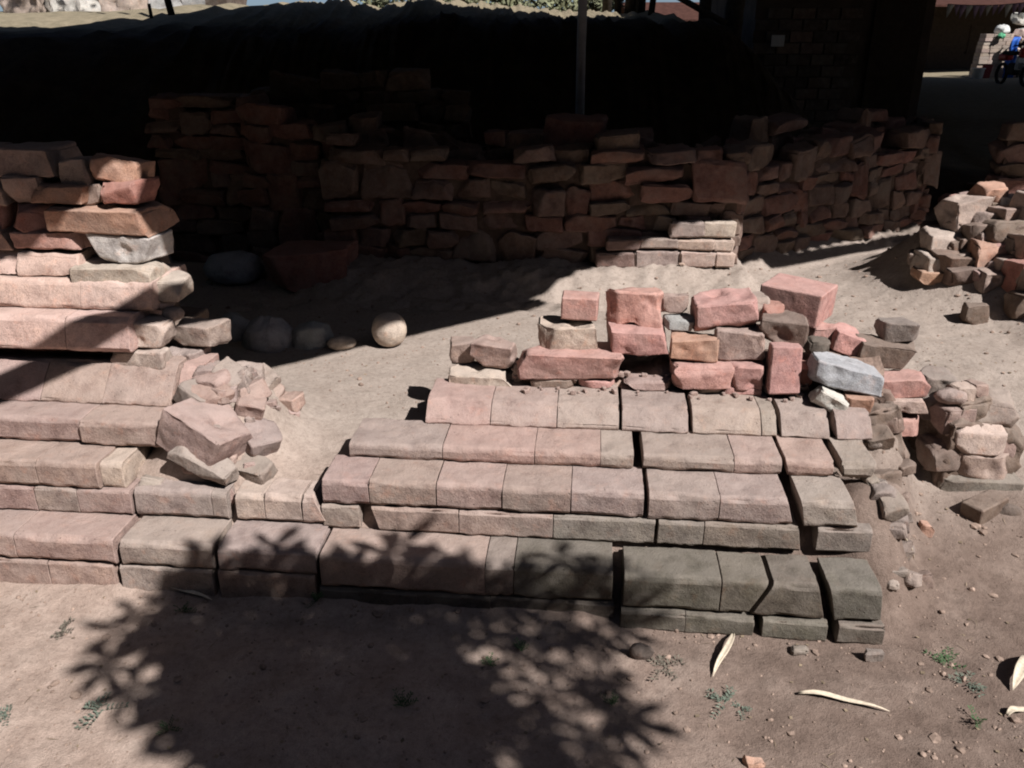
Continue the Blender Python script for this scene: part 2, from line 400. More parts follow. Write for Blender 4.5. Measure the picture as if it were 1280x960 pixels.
# hidden packing under the pile
lay(PL, .70, .40, .488, .30, [(560, 650, 'brown'), (652, 770, 'brown'), (772, 860, 'brown'), (862, 960, 'brown'), (962, 1060, 'brown'), (1062, 1130, 'brown')], 'brown', 10, kind='rough')
lay(PL, .655, .476, .510, .16, [(652, 724, 'mauve'), (726, 773, 'pink'), (777, 840, 'mauve'), (866, 903, 'gp'), (905, 954, 'pink'), (957, 976, 'gp'), (985, 1012, 'gp')], 'mauve', 11, kind='rough')
def core(parent, u, v, z, sx, sy, sz, seed, c, taper=None, amp=.03):
    me = stone_mesh('crumbled_core', sx, sy, sz, seed, 'rough', step=.014, amp=amp, cuts=4, r=.012, wear=.03, taper=taper)
    return link('crumbled_core', me, parent, loc(u, v, z), (0, 0, AN), c)

RU = thing('ruined_brick_wall', loc(-1.8, .2, 0), 'stepped ruined brick wall rising at the left, moulded base courses, pole shadow across it', 'ruined wall')
lay(RU, 0, .093, .188, .18, [(-90, 13, 'mauve'), (15, 139, 'blush')], 'blush', 21, r=.018)
lay(RU, .004, -.02, .091, .175, [(-90, 57, 'mauve'), (58.5, 140, 'blush')], 'mauve', 22)
lay(RU, .14, .188, .280, .17, [(-90, 40, 'mauve'), (41, 93, 'gp'), (94.5, 160, 'mauve')], 'mauve', 23)
lay(RU, .14, .280, .378, .20, [(-90, 41, 'mauve'), (43, 117, 'mauve'), (119, 146, 'pale', .02, -.006)], 'mauve', 24, r=.018)
lay(RU, .27, .376, .470, .22, [(-90, 99, 'blush'), (100.5, 211, 'blush', -.012)], 'blush', 25, r=.018)
lay(RU, .38, .468, .590, .24, [(-90, 37, 'blush'), (39.5, 116, 'mauve'), (118.5, 203, 'mauve'), (206, 233, 'blush', .02, -.01)], 'blush', 26, slope=.11, r=.018)
lay(RU, .55, .575, .640, .30, [(-90, 20, 'red'), (22, 90, 'red'), (92, 150, 'red')], 'red', 27)
lay(RU, .445, .638, .758, .30, [(-90, 74, 'rose'), (75, 155, 'rose')], 'pink', 28, slope=.025, r=.018)
lay(RU, .54, .757, .858, .30, [(-90, 92, 'rose'), (95, 184, 'rose')], 'pink', 29, slope=.03, r=.018)
lay(RU, .60, .857, .944, .30, [(-90, 15, 'rose'), (17, 93, 'rose')], 'pink', 30, kind='rough')
lay(RU, .625, .943, 1.012, .30, [(-90, 11, 'mauve'), (13, 112, 'pink')], 'pink', 31, kind='rough')
lay(RU, .62, 1.012, 1.106, .30, [(-90, -4, 'red'), (-2, 60, 'red')], 'red', 32, kind='rough')
lay(RU, .64, 1.104, 1.194, .28, [(-90, 0, 'mauve'), (2, 44, 'mauve')], 'mauve', 33, kind='rough')
lay(RU, .66, 1.192, 1.284, .27, [(-90, -40, 'gp'), (-38, 66, 'gp')], 'gp', 34, kind='rough')
# core of the wall behind its faces
lay(RU, .80, .30, .60, .30, [(-90, 60, 'brown'), (62, 220, 'brown')], 'brown', 35, kind='rough')
lay(RU, .84, .60, .86, .26, [(-90, 60, 'brown'), (62, 185, 'brown')], 'brown', 36, kind='rough')
lay(RU, .88, .86, 1.10, .22, [(-90, 40, 'brown'), (42, 170, 'brown')], 'brown', 37, kind='rough')

def chips(parent, n, seed, u_, v_, size, cols, sink=.3):
    rng = random.Random(seed)
    for i in range(n):
        u, v = rng.gauss(*u_), rng.gauss(*v_); q = loc(u, v, 0); s_ = size * rng.uniform(.5, 1.5)
        me = stone_mesh('stone', s_ * rng.uniform(.8, 1.5), s_ * rng.uniform(.8, 1.3), s_ * rng.uniform(.5, .9), seed * 77 + i, 'rubble', step=.012)
        link('stone', me, parent, (q.x, q.y, height(q.x, q.y) + s_ * (.35 - sink)), (rng.uniform(-.4, .4), rng.uniform(-.4, .4), rng.uniform(0, 6)), shade(C[rng.choice(cols)], rng, .15))
chips(RU, 46, 61, (-1.18, .075), (.52, .15), .075, ('blush', 'gp', 'mauve', 'mauve', 'gp'), .40)
chips(RU, 24, 65, (-1.06, .07), (.45, .15), .035, ('blush', 'gp', 'mauve'), .40)
core(PL, 1.12, .74, .26, .20, .30, .38, 501, (.17, .125, .10), {(1, 0, 1): (-.06, .05, 0), (1, 1, 1): (-.04, 0, 0), (1, 0, 0): (.04, -.03, 0)}, .02)
chips(PL, 16, 64, (1.045, .04), (.30, .12), .055, ('olive2', 'gp', 'brown'), .40)
chips(PL, 34, 62, (1.08, .07), (.50, .18), .06, ('olive2', 'brown', 'brown'), .45)
# ------------------------------------------------------------------ loose stones: each a thing of its own
def put(name, box, t, c, label, cat, kind='rubble', v=None, Y=None, ground=False, rz=0.0, ry=0.0, rx=0.0, seed=None, parent=None, group=None, yaw=None, **kw):
    """a stone that fills the pixel box (x0, y0, x1, y1) when its front stands in the plane v (or Y); t = its depth"""
    x0, y0, x1, y1 = box; xm = (x0 + x1) / 2
    if ground:
        Y = hit(xm, y1).y
    if v is not None:
        at = lambda px, py, d: gv(px, py, v + d)
        nrm, yw = N1, AN
    else:
        at = lambda px, py, d: gy(px, py, Y + d)
        nrm, yw = Vector((0, 1, 0)), 0
    pb = at(xm, y1, 0); wd = (at(x1, (y0 + y1) / 2, 0) - at(x0, (y0 + y1) / 2, 0)).length
    full = at(xm, y0, 0).z - pb.z
    while at(xm, y0, t).z - pb.z < .62 * full and t > .03: t *= .9
    hh = max(.02, at(xm, y0, t).z - pb.z)
    fat = kw.pop('fat', None)
    if fat: wd = hh = t = fat
    sink = kw.pop('sink', 0)
    seed = seed if seed is not None else int(x0 * 7 + y0 * 13 + x1 * 3) % 99991
    rng = random.Random(seed)
    k = 1 / (1 + .45 * abs(math.sin(ry)) * min(2.5, wd / hh)) if ry else 1
    me = stone_mesh(name, wd * 1.03, t, hh * 1.04 * k, seed, kind, step=kw.pop('step', .0095), **kw)
    ctr = Vector((pb.x, pb.y, pb.z + hh / 2 - sink * hh)) + nrm * (t / 2)
    o = link(name, me, parent, ctr, (rx, ry, yw + rz + (rng.uniform(-.12, .12) if yaw is None else yaw)), shade(C[c], rng, .06))
    if parent is None: tag(o, label, cat, group)
    return o
V = dict
def stones(lst):
    for box, v, t, c, kind, label, kw in lst: put('loose_' + ('brick' if 'brick' in label.split(',')[0] else 'stone'), box, t, C and c, label, 'brick' if 'brick' in label.split(',')[0] else 'stone', kind, v=v, **kw)
stones([
 ((561, 420, 592, 456), .74, .10, 'mauve', 'rubble', 'small brown brick fragment at the back of the pile\'s far left pair', {}),
 ((590, 418, 640, 462), .70, .11, 'mauve', 'rubble', 'rounded broken brick lump leaning on the pale block at the pile\'s left end', {'ry': .12}),
 ((560, 455, 637, 491), .66, .13, 'cream', 'rough', 'pale cream brick with a broken left corner carrying the two lumps at the left', V(yaw=.03)),
 ((640, 450, 649, 486), .70, .04, 'mauve', 'rough', 'thin upright brick chip wedged beside the long red brick', {}),
 ((643, 427, 776, 482), .63, .20, 'pink', 'rough', 'longest red brick of the pile, undercut and resting on thin slabs', V(yaw=.02, taper={(0, 0, 0): (.02, .02, .012), (1, 0, 0): (-.03, .03, .012)})),
 ((674, 394, 748, 441), .70, .13, 'pale', 'rough', 'pale rough brick lying on the long red brick', V(yaw=.05)),
 ((702, 363, 747, 400), .74, .10, 'pink', 'brick', 'small square pink brick topmost on the left tower of the pile', V(yaw=-.05)),
 ((759, 357, 825, 407), .76, .13, 'pink', 'rubble', 'tall broken pink brick with a dark hollow in its face', V(yaw=.05, cuts=3)),
 ((749, 398, 837, 446), .68, .16, 'pink', 'rubble', 'wide chipped brick with a slanting broken top overhanging a dark gap', V(yaw=.0, cuts=4)),
 ((825, 362, 858, 392), .80, .08, 'mauve', 'rubble', 'small brown brick piece perched between two big pink bricks', {}),
 ((832, 391, 869, 414), .75, .08, 'grey', 'rubble', 'small dark grey stone chip under the perched brick piece', {}),
 ((866, 360, 948, 417), .73, .19, 'pink', 'rough', 'large brick with grey top and pink front in the pile', V(yaw=.03, ry=-.10)),
 ((938, 364, 958, 404), .80, .12, 'gp', 'rubble', 'grey rough end piece against the large grey topped brick', {}),
 ((838, 413, 896, 451), .68, .13, 'orange', 'rubble', 'orange pink brick with a hollow left side in the middle of the pile', V(cuts=3)),
 ((894, 404, 957, 452), .68, .14, 'mauve', 'rubble', 'domed brick with a slanting left edge below the large grey topped brick', V(cuts=3)),
 ((840, 444, 913, 489), .63, .15, 'pink', 'rough', 'red brick jutting out over a black shadow, left of the two low ones', V(yaw=.02)),
 ((909, 446, 957, 487), .65, .14, 'pink', 'rough', 'pale pink broken brick, right of the two low ones in the pile', {}),
 ((961, 428, 999, 492), .61, .10, 'pink', 'brick', 'upright brick standing on end with a sloping top', V(yaw=.0, slope=.04)),
 ((955, 389, 1006, 431), .70, .11, 'brown', 'rubble', 'dark lumpy brown stone above the upright brick', {}),
 ((953, 376, 979, 401), .78, .08, 'red', 'rubble', 'small red chip beside the flat pale brick', {}),
 ((1010, 419, 1038, 444), .72, .09, 'dark', 'rubble', 'dark grey lump behind the blue grey block', {}),
 ((996, 449, 1017, 482), .66, .08, 'red', 'rubble', 'narrow dark red piece between the upright brick and blue grey block', {}),
 ((1014, 441, 1104, 488), .60, .14, 'blue', 'rough', 'tilted blue grey stone block', V(ry=.20, yaw=.05)),
 ((1018, 480, 1059, 520), .55, .10, 'white', 'rubble', 'whitish green stone under the blue grey block', V(ry=.45)),
 ((1060, 486, 1093, 519), .57, .10, 'orange', 'rough', 'small orange brick end under the right of the blue grey block', {}),
 ((1097, 459, 1159, 498), .74, .20, 'pink', 'rough', 'plump pink brick on the right end of the pile', {}),
 ((1090, 492, 1158, 518), .71, .20, 'pale', 'rough', 'flat pale brick under the plump pink one at the right end', {}),
 ((1092, 515, 1151, 546), .70, .20, 'pink', 'rough', 'lowest brick of the right end, above crumbling earth', {}),
 ((1072, 418, 1148, 462), .80, .15, 'brown', 'rubble', 'long dark brown stone on the right end of the pile', V(ry=.12, cuts=3)),
 ((1100, 396, 1152, 430), .86, .11, 'olive2', 'rubble', 'wedge shaped brown stone topping the right end', {}),
 ((1012, 398, 1050, 440), .86, .16, 'pink', 'rubble', 'crumbling pink brick behind the dark grey lump', {}),
 ((1040, 404, 1086, 452), .82, .16, 'pink', 'rubble', 'crumbling pink brick sloping towards the long dark brown stone', V(ry=.3)),
 ((962, 346, 1040, 404), .92, .20, 'pink', 'brick', 'flat pale brick with sharp corners and a black left side', V(yaw=-.55, ry=.05)),
])
o = put('loose_stone', (60, 250, 200, 293), .20, 'orange', 'long rounded orange red stone with light patches on the left ruin', 'stone', 'rubble', v=.60, yaw=0, cuts=3)
stones([
 ((108, 284, 191, 331), .61, .16, 'white', 'rubble', 'angular whitish grey stone under the long orange stone', V(yaw=.0, taper={(0, 0, 0): (.06, 0, 0), (0, 1, 0): (.06, 0, 0), (1, 0, 0): (-.03, 0, 0)}, cuts=2)),
 ((92, 320, 191, 360), .58, .18, 'cream', 'rubble', 'pale curved stone directly above the pink brick courses of the left ruin', V(yaw=0, cuts=3)),
 ((183, 338, 227, 375), .60, .14, 'cream', 'rubble', 'rounded pale stone at the outer right corner of the left ruin', {}),
 ((188, 370, 211, 389), .60, .08, 'pale', 'boulder', 'little pale pebble below the rounded corner stone', {}),
 ((202, 380, 224, 403), .58, .09, 'gp', 'boulder', 'little grey pebble beside the corner of the left ruin', {}),
 ((152, 391, 208, 434), .50, .16, 'cream', 'rubble', 'half shaded pale stone on the ledge of the left ruin', {}),
 ((219, 392, 275, 437), .60, .16, 'gp', 'rubble', 'grey stone with a slanting shadow right of the left ruin', {}),
 ((137, 430, 204, 466), .48, .17, 'pale', 'rough', 'broken flat pale brick under the half shaded stone', {}),
 ((203, 430, 250, 470), .56, .17, 'gp', 'rough', 'chipped grey brick beside the broken flat brick of the left ruin', {}),
 ((41, 222, 102, 255), .62, .16, 'orange', 'rubble', 'rough orange brown lump on the left ruin, under a loose grey lump', V(yaw=0)),
 ((75, 194, 113, 233), .66, .13, 'gp', 'rubble', 'grey pointed lump on top of the left ruin', {}),
 ((111, 192, 177, 230), .66, .14, 'orange', 'rubble', 'dark topped stone with a sunlit right end crowning the left ruin', V(ry=.2)),
 ((121, 222, 182, 257), .62, .15, 'red', 'rubble', 'flat dark red stone under the crowning stone', V(yaw=0)),
 ((100, 226, 128, 255), .66, .10, 'mauve', 'rubble', 'small wedge stone between the orange lump and the dark red stone', {}),
])
wedge = put('loose_slab', (204, 498, 292, 588), .20, 'mauve', 'big tilted grey pink slab fallen at the broken end of the left ruin', 'slab', 'rough', v=.20, rz=0, yaw=-.40, ry=.36, rx=-.12, seed=77, amp=.005, cuts=2)
flake = put('loose_flake', (210, 556, 290, 600), .12, 'gp', 'flaky split brick wedged under the tilted slab', 'flake', 'rubble', v=.17, yaw=-.2, ry=.42, seed=78)
def on_ground(lst):
    for box, t, c, kind, name, label, kw in lst: put(name, box, t, c, label, name.split('_')[-1], kind, ground=True, **kw)
on_ground([
 ((248, 308, 323, 362), .30, 'blue', 'boulder', 'boulder', 'big blue grey boulder in the shade near the dark wall', {}),
 ((335, 303, 434, 364), .30, 'red', 'rubble', 'stone_block', 'large reddish stone block lying in the shade below the wall', V(cuts=4)),
 ((296, 402, 361, 442), .20, 'grey', 'boulder', 'boulder', 'grey boulder at the shade edge with a small sunlit cap', V(fat=.22, sink=.42, amp=.016)),
 ((268, 398, 305, 428), .16, 'grey', 'boulder', 'boulder', 'small dark boulder behind the grey stone beside the left ruin', V(fat=.16, sink=.35, amp=.014)),
 ((360, 404, 412, 438), .18, 'grey', 'boulder', 'stone', 'dim rounded stone just inside the roof shade', V(fat=.19, sink=.45, amp=.016)),
 ((406, 417, 443, 441), .14, 'cream', 'boulder', 'stone', 'low pale sunlit stone half sunk in the floor', {}),
 ((464, 399, 506, 439), .06, 'cream', 'boulder', 'round_stone', 'smooth ball shaped pale stone on the floor at the shade edge', V(amp=.001, jit=.0001, fat=.155)),
 ((1105, 707, 1137, 724), .06, 'olive2', 'rubble', 'stone', 'small brown stone lying right of the cracked platform corner', {}),
 ((1080, 808, 1104, 830), .06, 'olive2', 'rubble', 'earth_clod', 'earth lump in front of the platform\'s right end', {}),
 ((788, 800, 818, 828), .07, 'dark', 'boulder', 'stone', 'dark round stone at the edge of the leaf shadow', {}),
 ((930, 945, 957, 962), .05, 'orange', 'rough', 'brick_chip', 'orange brick chip at the bottom edge of the picture', {}),
 ((1148, 650, 1166, 674), .04, 'orange', 'rubble', 'brick_chip', 'orange pink brick chip below the small stone stack', {}),
 ((990, 806, 1010, 820), .05, 'olive2', 'rubble', 'earth_clod', 'flat earth lump left of the other one by the platform foot', {}),
])

def pile_packing():
    rng = random.Random(33); us = [ux(px, .75, .5) for px in (650, 1100)]; n = 60; Vv, Fc = [], []
    for i in range(n + 1):
        u = lerp(us[0], us[1], i / n); tp = .53 + .05 * noise.noise(Vector((u * 7, 1, 0))) + .05 * ss(.4, .75, i / n)
        for v, z in ((.70, .47), (.735, tp - .02), (.80, tp), (.90, tp - .01), (1.02, .28)):
            q = loc(u, v + .02 * noise.noise(Vector((u * 14, v * 30, 3))), z + .015 * noise.noise(Vector((u * 22, v * 22, 8)))); Vv.append(q - PL.location)
    for i in range(n):
        for k in range(4): a = i * 5 + k; Fc.append((a, a + 5, a + 6, a + 1))
    link('mud_packing', mesh_of('mud_packing', Vv, Fc, M_EARTH), PL, PL.location)
    FV, FF = [], []
    for i in range(70):
        px = rng.uniform(640, 1090); v = rng.uniform(.60, .74); u = ux(px, v, .5); s_ = rng.uniform(.006, .017); q = loc(u, v, (.480 if v < .655 else .512) + s_ * .25)
        me = stone_mesh('tmp', s_ * rng.uniform(1, 1.8), s_ * rng.uniform(.8, 1.4), s_, 7000 + i, 'rubble', step=.012, r=.002, amp=.001, wear=.002); th = rng.uniform(0, 6); b = len(FV)
        FV += [Matrix.Rotation(th, 3, 'Z') @ w_.co + q - PL.location for w_ in me.vertices]; FF += [tuple(b + j for j in p.vertices) for p in me.polygons]; bpy.data.meshes.remove(me)
    o = link('brick_fragments', mesh_of('brick_fragments', FV, FF, M_BRICK, False), PL, PL.location, color=C['mauve']); o['kind'] = 'stuff'
M_EARTH = simple('crumbled_earth', (.30, .215, .175), .95, 0, .35, 22, .7, .02)
pile_packing()
# ------------------------------------------------------------------ small stack at the right
def core_(parent, box, Y, t, c, seed):
    x0, y0, x1, y1 = box; a = gy((x0 + x1) / 2, y1, Y); zt = gy((x0 + x1) / 2, y0, Y + t * .5).z; wd = (gy(x1, y1, Y) - gy(x0, y1, Y)).length
    me = stone_mesh('crumbled_core', wd, t, zt - a.z, seed, 'rough', step=.012, amp=.022, cuts=5, r=.012, wear=.025)
    link('crumbled_core', me, parent, (a.x, Y + t / 2, (zt + a.z) / 2), (0, 0, .1), c)
SY = 2.60
ST = thing('stone_stack', gz(1215, 640, .08), 'small leaning stack of rough stones standing right of the brick platform', 'stone stack')
for i, (b, dy, t, c, kind) in enumerate([
    ((1160, 588, 1270, 624), .05, .30, 'olive2', 'rubble'), ((1190, 558, 1262, 596), .07, .24, 'mauve', 'rubble'), ((1164, 540, 1200, 590), .07, .2, 'brown', 'rubble'), ((1232, 536, 1270, 572), .10, .2, 'mauve', 'rubble'),
    ((1193, 526, 1256, 566), .06, .22, 'pale', 'rubble'), ((1177, 499, 1224, 538), .10, .18, 'mauve', 'rubble'),
    ((1222, 492, 1273, 536), .12, .18, 'gp', 'rubble'), ((1157, 464, 1201, 494), .22, .14, 'olive2', 'rubble'),
    ((1176, 484, 1208, 504), .12, .10, 'gp', 'boulder'), ((1193, 477, 1217, 498), .14, .09, 'pale', 'rubble'),
    ((1216, 476, 1234, 495), .16, .07, 'mauve', 'rubble'), ((1156, 491, 1179, 519), .18, .10, 'olive2', 'rubble'),
    ((1150, 518, 1196, 592), .30, .20, 'brown', 'rough')]):
    put('stone', (b[0] - 3, b[1] - 3, b[2] + 3, b[3] + 4), t, c, None, None, kind, Y=SY + dy, parent=ST)
core_(ST, (1158, 512, 1262, 640), SY + .085, .24, (.16, .115, .09), 505)
core_(ST, (1175, 492, 1240, 560), SY + .12, .16, (.19, .14, .11), 506)
put('stone_block', (1205, 618, 1262, 658), .16, 'brown', 'smooth brown block at the foot of the small stack, lit on one side', 'stone block', 'brick', Y=SY - .07, yaw=.55)
put('stone', (1247, 624, 1279, 656), .09, 'dark', 'dark pebble beside the smooth brown block', 'stone', 'boulder', Y=SY - .06)

# ------------------------------------------------------------------ rubble heap at the right edge
HP = thing('rubble_heap', (2.6, 4.5, .3), 'heap of tumbled stones and brick at the right edge of the picture', 'rubble heap')
heap = [((1222, 230, 1258, 264), 4.45, .15, 'orange'), ((1186, 244, 1226, 288), 4.40, .16, 'pale'), ((1221, 262, 1246, 282), 4.34, .12, 'gp'),
 ((1163, 286, 1210, 316), 4.32, .18, 'pale'), ((1150, 311, 1217, 340), 4.26, .18, 'cream'), ((1236, 274, 1283, 306), 4.20, .16, 'brown'),
 ((1252, 257, 1285, 279), 4.32, .14, 'mauve'), ((1254, 244, 1288, 263), 4.44, .14, 'blue'), ((1219, 299, 1262, 328), 4.15, .15, 'orange'),
 ((1213, 279, 1239, 305), 4.28, .13, 'brown'), ((1262, 320, 1295, 365), 3.98, .16, 'red'),
 ((1247, 322, 1267, 343), 4.04, .10, 'gp'), ((1256, 232, 1290, 247), 4.55, .12, 'cream'), ((1260, 219, 1292, 234), 4.62, .12, 'cream'),
 ((1211, 378, 1236, 402), 3.86, .09, 'brown'), ((1178, 312, 1226, 344), 4.30, .16, 'brown'),
 ((1275, 290, 1315, 330), 4.10, .18, 'mauve'), ((1285, 240, 1330, 290), 4.30, .2, 'pale'), ((1290, 330, 1340, 380), 3.95, .2, 'gp'),
 ((1190, 330, 1222, 356), 4.14, .14, 'brown'), ((1240, 340, 1262, 356), 4.0, .12, 'brown'),
 ((1228, 336, 1252, 360), 4.06, .12, 'mauve'), ((1270, 362, 1300, 396), 3.86, .14, 'brown'), ((1150, 332, 1192, 352), 4.20, .14, 'orange')]
rng = random.Random(29); poly_ = [(1150, 338), (1163, 292), (1188, 252), (1225, 236), (1260, 224), (1292, 220), (1292, 352), (1210, 350)]
def inside_(p, poly):
    c_ = False
    for i in range(len(poly)):
        (x1, y1), (x2, y2) = poly[i], poly[i - 1]
        if (y1 > p[1]) != (y2 > p[1]) and p[0] < (x2 - x1) * (p[1] - y1) / (y2 - y1) + x1: c_ = not c_
    return c_
k = 0
while k < 46:
    px, py = rng.uniform(1150, 1292), rng.uniform(222, 350)
    if not inside_((px, py), poly_): continue
    k += 1; w2 = rng.uniform(9, 17); put('stone', (px - w2, py - w2 * 1.1, px + w2, py + 5), .12, rng.choice(('mauve', 'brown', 'gp', 'pink', 'brown', 'olive2')), None, None, 'rubble', ground=True, parent=HP, step=.016, seed=4000 + k, rz=rng.uniform(-.6, .6), ry=rng.uniform(-.3, .3))
rng = random.Random(19)
for i in range(34):                              # the heap goes on beyond the picture's edge
    x, y = rng.uniform(2.8, 3.6), rng.uniform(3.35, 4.5); z = height(x, y); k_ = rng.uniform(.12, .24)
    link('stone', stone_mesh('stone', k_ * 1.3, k_, k_ * .8, 2000 + i, 'rubble', step=.03), HP, (x, y, z + k_ * .25 + (.16 if i % 3 == 0 else 0)), (rng.uniform(-.4, .4), rng.uniform(-.4, .4), rng.uniform(0, 6)), shade(C[rng.choice(('pale', 'mauve', 'brown', 'gp'))], rng, .15))
for b, Y, t, c in heap: put('stone', (b[0] - 2, b[1] - 2, b[2] + 3, b[3] + 4), t * 1.15, c, None, None, 'rubble', ground=True, parent=HP, step=.016)

# ------------------------------------------------------------------ dry stone walls in the roof's shade
VAR = [stone_mesh('wall_stone', .24, .20, .11, 900 + i, 'rough' if i % 3 else 'rubble', step=.018, r=.010, jit=.02, amp=.008) for i in range(14)]
def dry_wall(parent, a, b, z0, top, seed, rowh=.096, thick=.22, wid=(.13, .34), tints=('brown', 'rust', 'dim', 'dim', 'rust', 'brown', 'rust'), neat=1.0):  # default tints darkened to deepen the shade on the walls
    """stones laid from a to b (plan points); top(t) = height of the wall at t in 0..1, z0(t) its foot"""
    rng = random.Random(seed); a = Vector((*a, 0)); b = Vector((*b, 0)); Lw = (b - a).length; d = (b - a).normalized(); yaw = math.atan2(d.y, d.x)
    nrm = Vector((-d.y, d.x, 0)); z = min(z0(0), z0(.5), z0(1)); busy = []
    while z < max(top(i / 20) for i in range(21)):
        rh = rowh * rng.uniform(.72, 1.32); s = rng.uniform(-.06, 0); nxt = []
        while s < Lw - .02:
            wd = min(rng.uniform(*wid), Lw - s + .03)
            if wd < .07: break
            t = (s + wd / 2) / Lw
            hit = [q for q in busy if q[0] < s + wd - .02 and q[1] > s + .02]
            if hit:
                if hit[0][0] - s > .08: wd = hit[0][0] - s; t = (s + wd / 2) / Lw
                else: s = hit[0][1]; continue
            if z + rh * .4 > z0(t) and z + rh * .5 < top(t):
                h2 = rh
                if rng.random() < .13 and z + rh * 1.8 < top(t): h2 = rh * 1.95; nxt.append((s, s + wd))
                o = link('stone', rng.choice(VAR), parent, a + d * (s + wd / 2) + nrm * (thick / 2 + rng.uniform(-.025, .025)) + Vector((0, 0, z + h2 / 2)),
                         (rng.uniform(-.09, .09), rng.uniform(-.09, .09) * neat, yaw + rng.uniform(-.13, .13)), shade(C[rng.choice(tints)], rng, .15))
                o.scale = ((wd + .008) / .24, thick / .20 * rng.uniform(.9, 1.1), (h2 * 1.05) / .11)
                if rng.random() < .5: o.rotation_euler.z += math.pi
            s += wd + .003
        z += rh; busy = nxt
    n_ = max(3, int(Lw / .12)); Vv, Fc = [], []                  # mud packing between the stones
    for i in range(n_ + 1):
        t = i / n_; p = a + d * (Lw * t)
        for off, zz in ((.045, z0(t) - .1), (.045, top(t) - .07), (thick, top(t) - .07), (thick, z0(t) - .1)): q = p + nrm * (off + .01 * noise.noise(p * 9)); Vv.append(Vector((q.x, q.y, zz)) - parent.location)
    for i in range(n_):
        for k in range(4): k2 = (k + 1) % 4; Fc.append((i * 4 + k, i * 4 + k2, i * 4 + 4 + k2, i * 4 + 4 + k))
    Fc += [(0, 3, 2, 1), (n_ * 4, n_ * 4 + 1, n_ * 4 + 2, n_ * 4 + 3)]
    link('mud_packing', mesh_of('mud_packing', Vv, Fc, M_MUD, False), parent, parent.location)
def wob(base, amp, f, ph): return lambda t: base + amp * math.sin(f * t + ph) + amp * .6 * math.sin(f * 2.7 * t + ph * 2)
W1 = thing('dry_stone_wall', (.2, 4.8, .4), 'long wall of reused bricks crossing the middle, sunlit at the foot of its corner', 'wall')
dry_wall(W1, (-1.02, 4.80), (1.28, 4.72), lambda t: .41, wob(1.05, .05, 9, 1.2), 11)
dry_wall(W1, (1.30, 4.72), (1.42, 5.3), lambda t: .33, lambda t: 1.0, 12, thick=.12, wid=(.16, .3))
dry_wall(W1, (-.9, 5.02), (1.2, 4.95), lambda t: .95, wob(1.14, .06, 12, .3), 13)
for b, c in [((793, 312, 849, 334), 'gp'), ((849, 313, 893, 334), 'pale'), ((893, 314, 918, 335), 'pale'), ((848, 297, 892, 313), 'pale'), ((892, 297, 918, 314), 'pale'), ((879, 276, 919, 298), 'cream'), ((800, 296, 848, 312), 'gp'), ((838, 276, 879, 297), 'gp'), ((758, 297, 800, 313), 'dim'), ((745, 314, 793, 334), 'dim')]:  # corner bricks coloured paler where sunlit, dim where the roof's shade falls
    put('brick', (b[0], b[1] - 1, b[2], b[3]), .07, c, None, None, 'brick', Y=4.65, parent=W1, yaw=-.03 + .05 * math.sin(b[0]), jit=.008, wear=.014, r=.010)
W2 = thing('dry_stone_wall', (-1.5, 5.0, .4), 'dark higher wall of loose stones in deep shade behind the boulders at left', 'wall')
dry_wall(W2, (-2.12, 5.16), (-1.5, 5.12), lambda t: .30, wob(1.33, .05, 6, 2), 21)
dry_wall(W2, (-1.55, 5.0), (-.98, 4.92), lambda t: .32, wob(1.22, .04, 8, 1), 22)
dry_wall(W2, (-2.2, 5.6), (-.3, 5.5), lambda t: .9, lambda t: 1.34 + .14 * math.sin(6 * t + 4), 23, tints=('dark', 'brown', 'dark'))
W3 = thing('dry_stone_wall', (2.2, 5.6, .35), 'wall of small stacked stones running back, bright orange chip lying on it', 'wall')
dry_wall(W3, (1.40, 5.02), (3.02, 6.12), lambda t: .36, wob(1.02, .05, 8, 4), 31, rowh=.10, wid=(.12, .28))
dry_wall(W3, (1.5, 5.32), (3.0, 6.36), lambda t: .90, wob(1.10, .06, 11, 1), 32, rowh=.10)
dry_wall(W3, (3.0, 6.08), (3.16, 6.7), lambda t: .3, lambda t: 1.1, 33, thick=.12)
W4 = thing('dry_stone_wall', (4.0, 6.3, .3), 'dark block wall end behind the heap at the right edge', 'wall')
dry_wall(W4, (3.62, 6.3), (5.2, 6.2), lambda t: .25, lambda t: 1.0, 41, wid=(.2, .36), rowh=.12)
chip = put('brick_chip', (976, 184, 1003, 197), .10, 'orange', 'bright orange brick chip lying on the wall running back to the right', 'brick chip', 'brick', Y=5.75)

# ------------------------------------------------------------------ shelter roof over the dig (above the picture) and its posts
RZ = 2.80
FE = [(-5.0, 1.60), (-.62, 1.62), (-.40, 1.66), (-.33, 1.69), (-.29, 1.86), (-.20, 1.90), (-.14, 1.84), (-.11, 1.68), (.05, 1.70), (.52, 1.74), (.82, 1.95), (1.16, 2.21), (1.85, 2.75), (2.02, 3.02), (2.4, 3.22), (3.1, 3.36), (4.63, 4.42), (18.0, 12.4)]
BE = [(-5.0, 8.0), (-3.9, 8.35), (-1.4, 9.75), (.2, 9.3), (1.2, 8.75), (1.85, 8.6), (1.86, 25.6), (18.0, 25.6)]  # right part lengthened to keep the ground before the far yard shaded
def pw(tab, x):
    for (a, ya), (b, yb) in zip(tab, tab[1:]):
        if x <= b: return ya + (yb - ya) * (x - a) / (b - a)
    return tab[-1][1]
SH = thing('shelter_roof', (2.0, 6.0, .3), 'open shelter over the ruins, seen as grey post and dark wooden posts and deep shade', 'shelter')
xs = -5.0; k = 0
